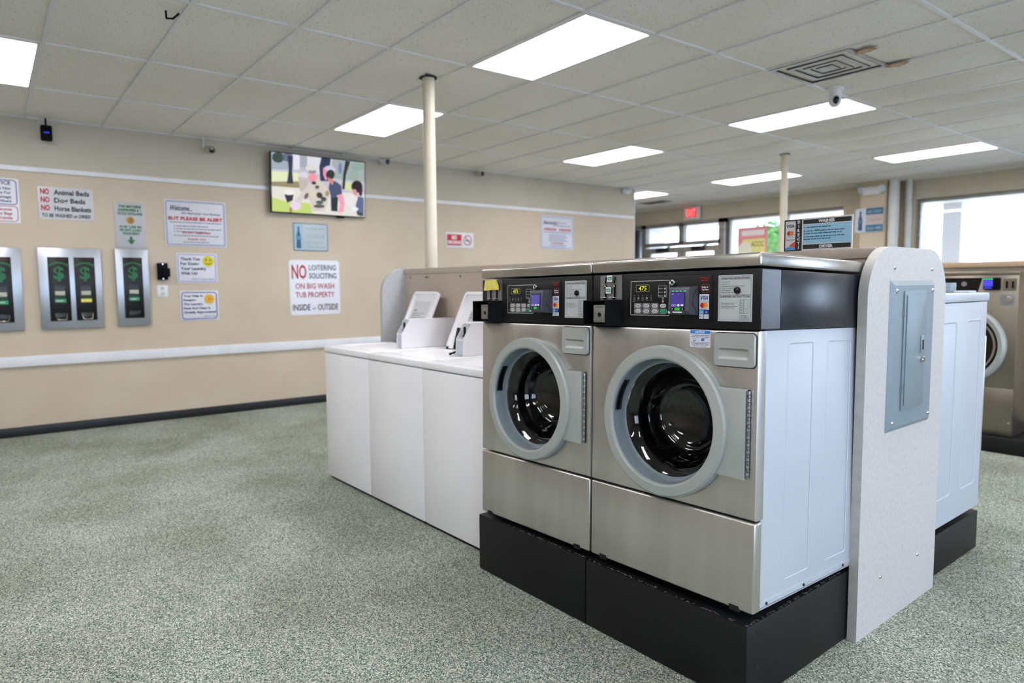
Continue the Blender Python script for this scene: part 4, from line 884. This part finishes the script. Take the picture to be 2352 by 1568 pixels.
    if not taped:
        for (sx0, sz0, txt, dr_) in ((.085, 1.1125, '25c', -1), (.0795, 1.0685, '$1.00', 1)):
            mb = MB(); mb.T = FYl; sw, sh = .0265, .0245; mb.rect(sx0, sz0, sx0+sw, sz0+sh, .0095, ink('e2e4ea')); gz = .0098; c = sx0+sw/2; cz = sz0+sh/2
            A = [(-.011, 0), (-.003, -.0095), (-.003, -.006), (.011, -.006), (.011, .006), (-.003, .006), (-.003, .0095)]
            if dr_ > 0: A = [(-x, y) for x, y in A][::-1]
            mb.flat([(c+x, cz+y) for x, y in A], gz, ink('0e7a46')); mb.text(txt, c+.001*(-dr_), cz-.003, .006, gz+.0003, ink('dff0e8'), 'C', .03, wd=.013); o = mb.build('arrow_sticker', cpl); o['label'] = 'white sticker with a green arrow reading %s' % txt
    # coin box in its black bezel, standing proud of the panel
    bz = MB(); y0, x0, x1_, z0, z1 = -.052, -.004, .118, .947, 1.043
    if not taped: x0 = .0
    t_ = .005
    bz.box((x0, y0, z0), (x1_, .01, z0+t_), black_plastic, .002); bz.box((x0, y0, z1-t_), (x1_, .01, z1), black_plastic, .002); bz.box((x0, y0, z0), (x0+t_, .01, z1), black_plastic, .002)
    bz._add([(x1_-t_, y0+.002, z0), (x1_-t_, y0+.002, z1), (x1_-t_, .01, z1), (x1_-t_, .01, z0), (x1_, y0+.002, z0), (x1_, y0+.002, z1), (x1_+.03, .0025, z1), (x1_+.03, .0025, z0)], [(0, 1, 2, 3), (4, 7, 6, 5), (0, 4, 5, 1), (1, 5, 6, 2), (0, 3, 7, 4)], black_plastic)
    bz.box((x0+t_, .002, z0+t_), (x1_-t_, .008, z1-t_), black_plastic); b_o = bz.build('coin_bezel', root)
    mb = MB(); mb.box((.038, -.034, .9575), (.102, .006, 1.0265), textured('coin_box_steel', '9a9894', 'aeaca8', 25, .35, .8, bump=.2), .003); cb = mb.build('coin_box', b_o)
    mb = MB(); mb.T = T((.071, -.0345, .988)) @ FYl; mb.lathe([(.0085, 0), (.0085, .0008), (0, .0008)], mat('slot_black', '040405', .3), 16); mb.text('GREENWALD', 0, .027, .005, .0006, ink('55534f'), 'C', 0, wd=.045); mb.build('keyhole', cb) if False else mb.build('keyhole', b_o)
    # instruction plate
    mb = MB(); mb.T = FYl; mb.prism(rrect(.5715, .973, .6945, 1.122, .001, 2), -.001, .0012, textured('label_grey', 'b0b5b9', 'b8bdc0', 5, .4)); ip = mb.build('instruction_plate', cp)
    mb = MB(); mb.T = FYl; zc = .0017; dk_ = ink('26282c')
    mb.outline(rrect(.5755, .977, .6905, 1.118, .003, 3), .0007, zc, dk_); mb.rect(.5755, 1.0578, .6905, 1.0585, zc, dk_)
    mb.text('OPERATING INSTRUCTIONS', .6332, 1.108, .0065, zc, dk_, 'C', .02, wd=.106); mb.text('DISPENSER INSTRUCTIONS', .6332, 1.0495, .0065, zc, dk_, 'C', .02, wd=.108)
    for q, (s_, ww) in enumerate((('1. Load Laundry', .036), ('2. Close Door', .032), ('3. Add Supplies (See Instructions Below)', .088), ('4. Make Cycle Selection', .054), ('5. Make Payment', .039), ('6. Press Start (Door Must Be Closed)', .078))):
        mb.text(s_, .5785, 1.0985-q*.0069, .0038, zc, dk_, 'L', 0, wd=ww)
    for q, (s_, ww, xx) in enumerate((('1. Open Dispenser Door', .052, .5785), ('2. Load Supplies in Proper', .056, .5785), ('Compartment (as Indicated)', .058, .5835), ('3. Close Dispenser Door', .053, .5785))):
        mb.text(s_, xx, 1.030-q*.0050, .0034, zc, dk_, 'L', 0, wd=ww)
    mb.outline(rrect(.6515, .9985, .6808, 1.0432, .0005, 1), .0006, zc, dk_); mb.rect(.6655, .9985, .6663, 1.0432, zc, dk_)
    mb.outline(rrect(.6535, 1.0235, .6642, 1.0395, .0005, 1), .0006, zc, dk_); mb.outline(rrect(.6535, 1.0010, .6642, 1.0195, .0005, 1), .0006, zc, dk_)
    for s_, a, c in (('C', .6588, 1.0295), ('B', .6588, 1.0085), ('A', .6735, 1.0110)): mb.text(s_, a, c, .0036, zc, dk_, 'C', .02)
    for q, s_ in enumerate(('A. Detergent', 'B. Liquid Bleach', 'C. Fabric Softener')): mb.text(s_, .649, .9905-q*.0052, .0034, zc, dk_, 'L', 0, wd=(.028, .035, .038)[q])
    mb.text('F8456', .677, .9742, .0018, zc, dk_, 'L', 0, wd=.013) if False else None
    mb.build('lettering', ip)
    mb = MB(); mb.T = T((.6425, .0, 1.0725)) @ FYl; mb.lathe([(.0112, .001), (.0112, .006), (.009, .010), (.0, .012)], black_gloss, 24); mb.build('black_knob', cp)
    # dispenser door with scooped handle
    dx0, dx1, dz0, dz1 = .563, .7125, .8275, .935
    mb = MB(); mb.T = FYl; mb.prism(rrect(dx0-.003, dz0-.003, dx1+.003, dz1+.003, .016, 6), -.001, .0008, mat('gap_shade_rim', '3c3d3f', .5, .3));  # dark rim painted as the shade in the gap round the door
    hx0_, hx1_, hz0, hz1 = .579, .6925, .8505, .8865
    P = rrect(dx0, dz0, dx1, dz1, .014, 6); n = len(P); Q = rrect(hx0_, hz0, hx1_, hz1, .010, 6)
    dm = ring_paint
    mb._add([(*p, .0) for p in P]+[(*p, .007) for p in P]+[(p[0]*.97+.03*(dx0+dx1)/2, p[1]*.97+.03*(dz0+dz1)/2, .0100) for p in P]+[(*p, .0100) for p in Q]+[(p[0], p[1]+(.0 if p[1] > .87 else .0), .0085) for p in Q]+[(p[0]*.84+.16*.6357, p[1]*.6+.4*.874, .0022) for p in Q],
            [(k_*n+i, k_*n+(i+1) % n, (k_+1)*n+(i+1) % n, (k_+1)*n+i) for k_ in range(5) for i in range(n)]+[tuple(5*n+i for i in range(n))], dm)
    dd = mb.build('dispenser_door', root, ang=40)
    # notice sticker
    if not taped:
        mb = MB(); mb.T = FYl; mb.rect(.4625, .8835, .5445, .9425, .0006, ink('d4d5df')); mb.rect(.4645, .9290, .5425, .9405, .0010, ink('2a7fd0')); mb.text('NOTICE', .5035, .9315, .0066, .0013, ink('eef4fc'), 'C', .03, wd=.036)
        tk = ink('5a6488')
        for q, (a, c) in enumerate(((.469, .539), (.467, .541))): mb.words(a, c, .9225-q*.005, .0026, .0010, tk, q)
        mb.outline(rrect(.476, .9045, .4865, .9135, .001, 2), .001, .0010, ink('3a4c80')); mb.rect(.4775, .9055, .485, .9075, .0011, ink('3a4c80')); mb.rect(.508, .9045, .5205, .9135, .0010, ink('3a7ac8')); mb.rect(.51, .9125, .5225, .9142, .0011, ink('3a4c80'))
        mb.words(.488, .498, .9145, .0014, .0010, tk, 5); mb.words(.524, .534, .9145, .0014, .0010, tk, 6)
        for q, (a, c) in enumerate(((.467, .541), (.468, .540), (.470, .538), (.478, .530))): mb.words(a, c, .8995-q*.0042, .0022, .0010, tk, 7+q)
        mb.build('notice_sticker', root)
    # door: ring, hinge leaf, bowl
    TD = T((CX_, 0, CZ_)) @ FYl
    mb = MB(); mb.T = TD; mb.lathe([(.2665, -.02), (.2675, .022), (.2655, .030), (.2585, .036), (.228, .039), (.2215, .036), (.2185, .030), (.2140, -.005), (.2110, -.022), (.2030, -.024), (.2015, -.030)], [ring_paint]*6+[inner_ring]*4, 96)
    ring = mb.build('door', root, ang=25)
    mb = MB(); mb.T = TD  # hand slot in the inner wall at the upper left
    a0, a1 = math.radians(142), math.radians(176)
    mb.lathe([(.2190, .0290), (.2152, .0285), (.2152, .0170), (.2165, .0165)], inner_ring, 24, a0-.02, a1+.02)
    mb.lathe([(.2162, .0255), (.2120, .0200), (.2112, -.0040), (.2138, -.0080)], mat('slot_black', '040405', .3), 24, a0, a1); mb.build('hand_slot', ring)
    mb = MB(); mb.T = TD; mb.lathe([(.2030, -.024), (.2015, -.0235), (.2000, -.028)], chrome, 96); mb.build('glass_trim', ring)
    mb = MB(); mb.T = TD; mb.lathe([(.2010, -.027), (.1970, -.030), (.1900, -.035), (.1780, -.046), (.1690, -.058), (.1655, -.070), (.1625, -.088), (.1610, -.096), (.1570, -.100), (.1500, -.114), (.1380, -.132), (.1340, -.131), (.1300, -.137), (.1180, -.149), (.1140, -.1485), (.1100, -.153), (.0930, -.162), (.0640, -.171), (.0320, -.176), (.0001, -.177)], bowl, 96); mb.build('door_glass', ring, ang=60)
    # gasket and drum behind
    rub = mat('gasket_black', '0b0c10', .35)
    mb = MB(); mb.T = TD; mb.lathe([(.255, -.032), (.2075, -.036), (.206, -.06), (.215, -.08), (.212, -.12), (.235, -.14)], rub, 72); mb.build('gasket', root)
    mb = MB(); mb.T = TD; mb.lathe([(.235, -.135), (.262, -.15), (.262, -.62), (.24, -.63), (.0001, -.63)], textured('drum_steel', '4a4a4c', '58585a', 30, .3, .9), 60)
    for a in (PI/2+.3, PI/2+.3+2*PI/3, PI/2+.3+4*PI/3):
        c, s_ = math.cos(a), math.sin(a); t1 = Vector((-s_, c)); 
        vs = []
        for zz in (-.17, -.6): vs += [(c*.262+t1.x*.05, s_*.262+t1.y*.05, zz), (c*.20, s_*.20, zz), (c*.262-t1.x*.05, s_*.262-t1.y*.05, zz)]
        mb._add(vs, [(0, 3, 4, 1), (1, 4, 5, 2), (0, 1, 2)], textured('drum_steel', '4a4a4c', '58585a', 30, .3, .9))
    hole = mat('slot_black', '040405', .3)
    for r_ in range(1, 9):
        for q in range(r_*7): a = 2*PI*q/(r_*7); mb.flat(circ(r_*.026*math.cos(a), r_*.026*math.sin(a), .0035, 6), -.6285, hole)
    mb.build('drum', root)
    # hinge leaf to the right
    mb = MB(); mb.T = FYl
    hz0, hz1 = CZ_-.145, CZ_+.143; xe = .690
    P = [(xe, hz0), (xe, hz1)]
    for i in range(13): a = math.asin(.143/.258)-(math.asin(.143/.258)+math.asin(.145/.258))*i/12; P.append((CX_+.257*math.cos(a), CZ_+.257*math.sin(a)))
    mb.prism(P[::-1], .004, .022, ring_paint, .002); mb.build('hinge_leaf', ring)
    mb = MB(); mb.T = FYl; mb.box((xe+.001, hz0+.002, .0), (xe+.006, hz1-.002, .006), dark_metal)
    for q in range(24):
        z_ = hz0+.003+q*(hz1-hz0-.006)/24; mb.T = T((xe+.0075, -.012, z_)); mb.cyl((0, 0, 0), .0052, (hz1-hz0)/24-.0018, chrome if q % 2 else mat('hinge_pin_steel', '9a9a9c', .25, 1), 12)
    mb.build('hinge', ring)
    if taped:
        mb = MB(); mb.T = FYl; P = [(.028, 1.092), (.033, 1.096), (.040, 1.134), (.0440, 1.139), (.129, 1.1395), (.133, 1.131), (.144, 1.113), (.147, 1.0935), (.1, 1.0935), (.06, 1.091)]
        mb.prism(P, .0125, .0128, textured('yellow_tape', 'dcc850', 'eadc7c', 60, .6, bump=.4)); mb.rect(.070, 1.093, .092, 1.139, .0132, textured('yellow_tape_double', 'd6ca62', 'e2d878', 60, .5))
        t = mb.build('masking_tape', root); t['label'] = 'yellow tape over the coin slots'
        mb = MB(); mb.T = FYl; mb.text('OO', .062, 1.122, .008, .0136, ink('857830'), 'L', 0); mb.text('SO', .072, 1.1, .008, .0136, ink('857830'), 'L', 0); mb.build('scrawl', t) if False else mb.bm.free()
    return root
front_loader(-.7367, 'right steel front loader at the near corner, with notice sticker', feet=.006)
front_loader(-1.4630, 'left steel front loader with yellow tape over its coin slots', taped=True, feet=.022)

# instruction boards standing on the service wall
mb = MB(); mb.T = FY; mb.prism(rrect(0, 0, .078, .130, .001, 2), 0, .004, ink('101012')); root = mb.build('card_logo_board', M=RZ @ T((-1.535, 2.740, 1.5025))); tag(root, 'narrow black board with card logos beside the blue directions board', 'sign')
mb = MB(); mb.T = FY; mb.rect(.006, .004, .050, .124, .0045, ink('dcd6d8')); mb._add([(.006, .004, .005), (.050, .004, .005), (.050, .026, .005), (.006, .014, .005)], [(0, 1, 2, 3)], ink('5a9ad0')); mb._add([(.022, .023, .0053), (.050, .014, .0053), (.050, .040, .0053)], [(0, 1, 2)], ink('e0522c')); mb.build('logo_panel', root)
mb = MB(); mb.T = FY; mb.text('VISA', .028, .098, .013, .0055, ink('20243c'), 'C', .02, .1, wd=.036); mb.flat(circ(.0225, .074, .0095), .0052, ink('cc2030')); mb.flat(circ(.0335, .074, .0095), .0055, ink('e88c28')); mb.text('mastercard', .028, .0575, .003, .0055, ink('70707a'), 'C', 0, wd=.028); mb.text('DISCOVER', .028, .044, .005, .0055, ink('6a6060'), 'C', .01, wd=.038); mb.build('logos', root)
mb = MB(); mb.T = FY
for q, c in enumerate('DIRECTIONS'[:7]): mb.text(c, .064, .113-q*.0175, .0115, .0045, ink('eceaf0'), 'C', .04)
mb.build('lettering', root)
mb = MB(); mb.T = FY; mb.prism(rrect(0, 0, .206, .132, .002, 2), 0, .004, ink('e4dcdc')); root = mb.build('directions_board', M=RZ @ T((-1.456, 2.738, 1.5025))); tag(root, 'pale blue washer directions board standing on the service wall', 'sign')
mb = MB(); mb.T = FY; mb.rect(.005, .006, .201, .024, .0045, ink('121416')); mb.rect(.005, .108, .201, .126, .0045, ink('121416')); mb.rect(.005, .027, .201, .105, .0045, ink('9ccbe6')); mb.rect(.056, .077, .076, .083, .0055, ink('0a8a40')); mb.build('colour_fields', root)
mb = MB(); mb.T = FY; mb.text('WASHER', .103, .1115, .011, .0055, ink('ece8ec'), 'C', .05, wd=.068); mb.text('DRYER', .103, .0095, .011, .0055, ink('ece8ec'), 'C', .05, wd=.055)
dk_ = ink('2a4a70'); 
for s_, z_ in (('1.', .092), ('2.', .076), ('3.', .053)): mb.text(s_, .009, z_, .007, .0055, ink('1c3050'), 'L', .05)
for q, (a, c, z_) in enumerate(((.02, .12, .092), (.02, .054, .077), (.079, .175, .077), (.009, .165, .067), (.02, .175, .054), (.009, .12, .044))): mb.words(a, c, z_, .0052, .0055, dk_, 40+q, .7)
mb.build('lettering', root)

# ------------------------------------------------------------------ washer on the far side of the island
root = empty('front_load_washer', RZ @ T((-1.152, 3.20, .0)), 'pale grey washer on the far side of the island beside the end board', 'washing machine')
W = .72
mb = MB(); mb.box((-W, .03, .232), (0, .80, 1.272), side_paint, .004)
mb.T = FX
def emb2(y0, y1, z0, z1):
    P = rrect(y0, z0, y1, z1, .03); Q = rrect(y0+.005, z0+.005, y1-.005, z1-.005, .025); S = rrect(y0+.012, z0+.012, y1-.012, z1-.012, .02); n = len(P)
    mb._add([(*p, .0003) for p in P]+[(*p, .0025) for p in Q]+[(*p, .0006) for p in S], [(i, (i+1) % n, n+(i+1) % n, n+i) for i in range(n)]+[(n+i, n+(i+1) % n, 2*n+(i+1) % n, 2*n+i) for i in range(n)], side_paint)
emb2(.12, .40, .36, 1.19); emb2(.51, .72, .36, 1.19); mb.build('cabinet', root)
mb = MB(); mb.box((-W-.002, .03, 1.275), (.004, .815, 1.315), side_paint, .006); mb.build('top_panel', root)
mb = MB(); mb.box((-W, .80, .30), (0, .818, 1.10), steel, .006); mb.build('front_panel', root)
mb = MB(); mb.T = T((-W/2, .82, .78)) @ Matrix.Rotation(PI, 4, 'Z') @ FY; mb.lathe([(.26, -.01), (.26, .03), (.215, .035), (.21, .0), (0, -.0)], [ring_paint]*3+[black_gloss], 48); mb.build('door', root)
mb = MB(); mb.box((-.40, .66, 1.315), (-.12, .74, 1.365), panel_grey, .004); mb.box((-.30, .70, 1.315), (-.05, .80, 1.325), side_paint, .003); mb.build('coin_tray', root)
mb = MB(); mb.box((-1.90, 3.20, 0), (-1.160, 4.035, .195), base_paint, .006); o = mb.build('machine_base', M=RZ.copy()); tag(o, 'black base under the pale grey washer beyond the end board', 'machine base', 'black bases of the front loaders')
for a, c in ((.03, .14), (.44, .08), (.81, .165), (.81, .06)): mb = MB(); mb.T = T((-1.160, 3.20+a, c)) @ FX; mb.lathe([(.007, .0005), (.004, .002), (0, .002)], dark_metal, 10); mb.build('bolt', o)

# ------------------------------------------------------------------ far steel washer, its plinth and the half wall behind
mb = MB(); mb.box((-5.0, 6.36, 0), (-.6, 7.1, .125), base_paint, .006); tag(mb.build('machine_base'), 'long low black plinth under the far steel washer', 'machine base')
root = empty('front_load_washer', T((-2.575, 6.44, .128)), 'far brown steel washer with lit card reader, behind the island', 'washing machine')
bs = textured('bronze_steel', '8a8176', '989084', 5, .3, .9, stretch=(1, 1, .3), rvar=.05)
W = .742
mb = MB(); mb.box((0, 0, .0), (W, .62, 1.31), bs, .008); mb.build('cabinet', root)
mb = MB(); mb.box((.0, -.004, 0.002), (W-.004, .01, .385), bs, .004); mb.build('kick_panel', root)
mb = MB(); mb.box((-.002, -.008, 1.295), (W+.004, .62, 1.325), bs, .004); mb.build('top_panel', root)
mb = MB(); mb.T = FY; mb._add([(.02, 1.16, .002), (.46, 1.16, .002), (.49, 1.275, .002), (.02, 1.275, .002)], [(0, 1, 2, 3)], black_gloss); mb.flat(circ(.36, 1.225, .02), .004, ink('8a8a90')); mb.build('control_panel', root)
mb = MB(); mb.T = FY; mb.box((.505, 1.18, 0), (.62, 1.275, .04), black_plastic, .006); cr = mb.build('card_reader', root)
mb = MB(); mb.T = FY; mb.rect(.51, 1.205, .575, 1.255, .042, glow('4a44e0', 1.3)); mb.rect(.515, 1.187, .57, 1.198, .042, glow('4a50e0', 1.0)); [mb.rect(.51+q*.017, 1.26, .522+q*.017, 1.269, .042, glow('40f090', 1.2)) for q in range(4)]; mb.build('screen', cr)
mb = MB(); mb.T = FY; mb.prism(rrect(.635, 1.17, .725, 1.265, .004), 0, .003, bs); [mb.box((.655+q*.04, 1.19, .003), (.667+q*.04, 1.245, .012), black_plastic, .002) for q in (0, 1)]; mb.build('coin_slot', root)
mb = MB(); mb.T = FY; mb.prism(rrect(.62, 1.055, .715, 1.14, .004), 0, .004, chm); mb.T = T((.675, 0, 1.098)) @ FY; mb.lathe([(.03, .004), (.028, .014), (.012, .016), (0, .016)], chrome, 20); mb.build('coin_lock', root)
mb = MB(); mb.T = T((.365, 0, .72)) @ FY; mb.lathe([(.318, 0), (.315, .03), (.295, .045), (.265, .04), (.262, .01), (.235, .008)], [ring_paint]*4+[black_plastic], 64); d = mb.build('door', root)
mb = MB(); mb.T = T((.365, 0, .72)) @ FY; mb.lathe([(.245, .012), (.24, .02), (.228, .02), (.225, .008)], chrome, 64); mb.lathe([(.226, .008), (.12, -.002+.01), (0, .008)], black_gloss, 48); mb.build('door_glass', d)
mb = MB(); mb.T = FY; mb._add([(W-.035, .11, .006), (W-.015, .105, .006), (W-.02, .125, .006)], [(0, 1, 2)], chrome); mb.build('latch', root)
mb = MB(); mb.box((-5.2, 7.12, 0), (-.4, 7.25, 1.545), beige); struct('wall_half', mb)
mb = MB(); mb.box((-5.2, 7.09, 1.50), (-.4, 7.28, 1.55), textured('tan_ledge', 'b89c80', 'c0a68a', 5, .5), .004); struct('trim_9', mb)
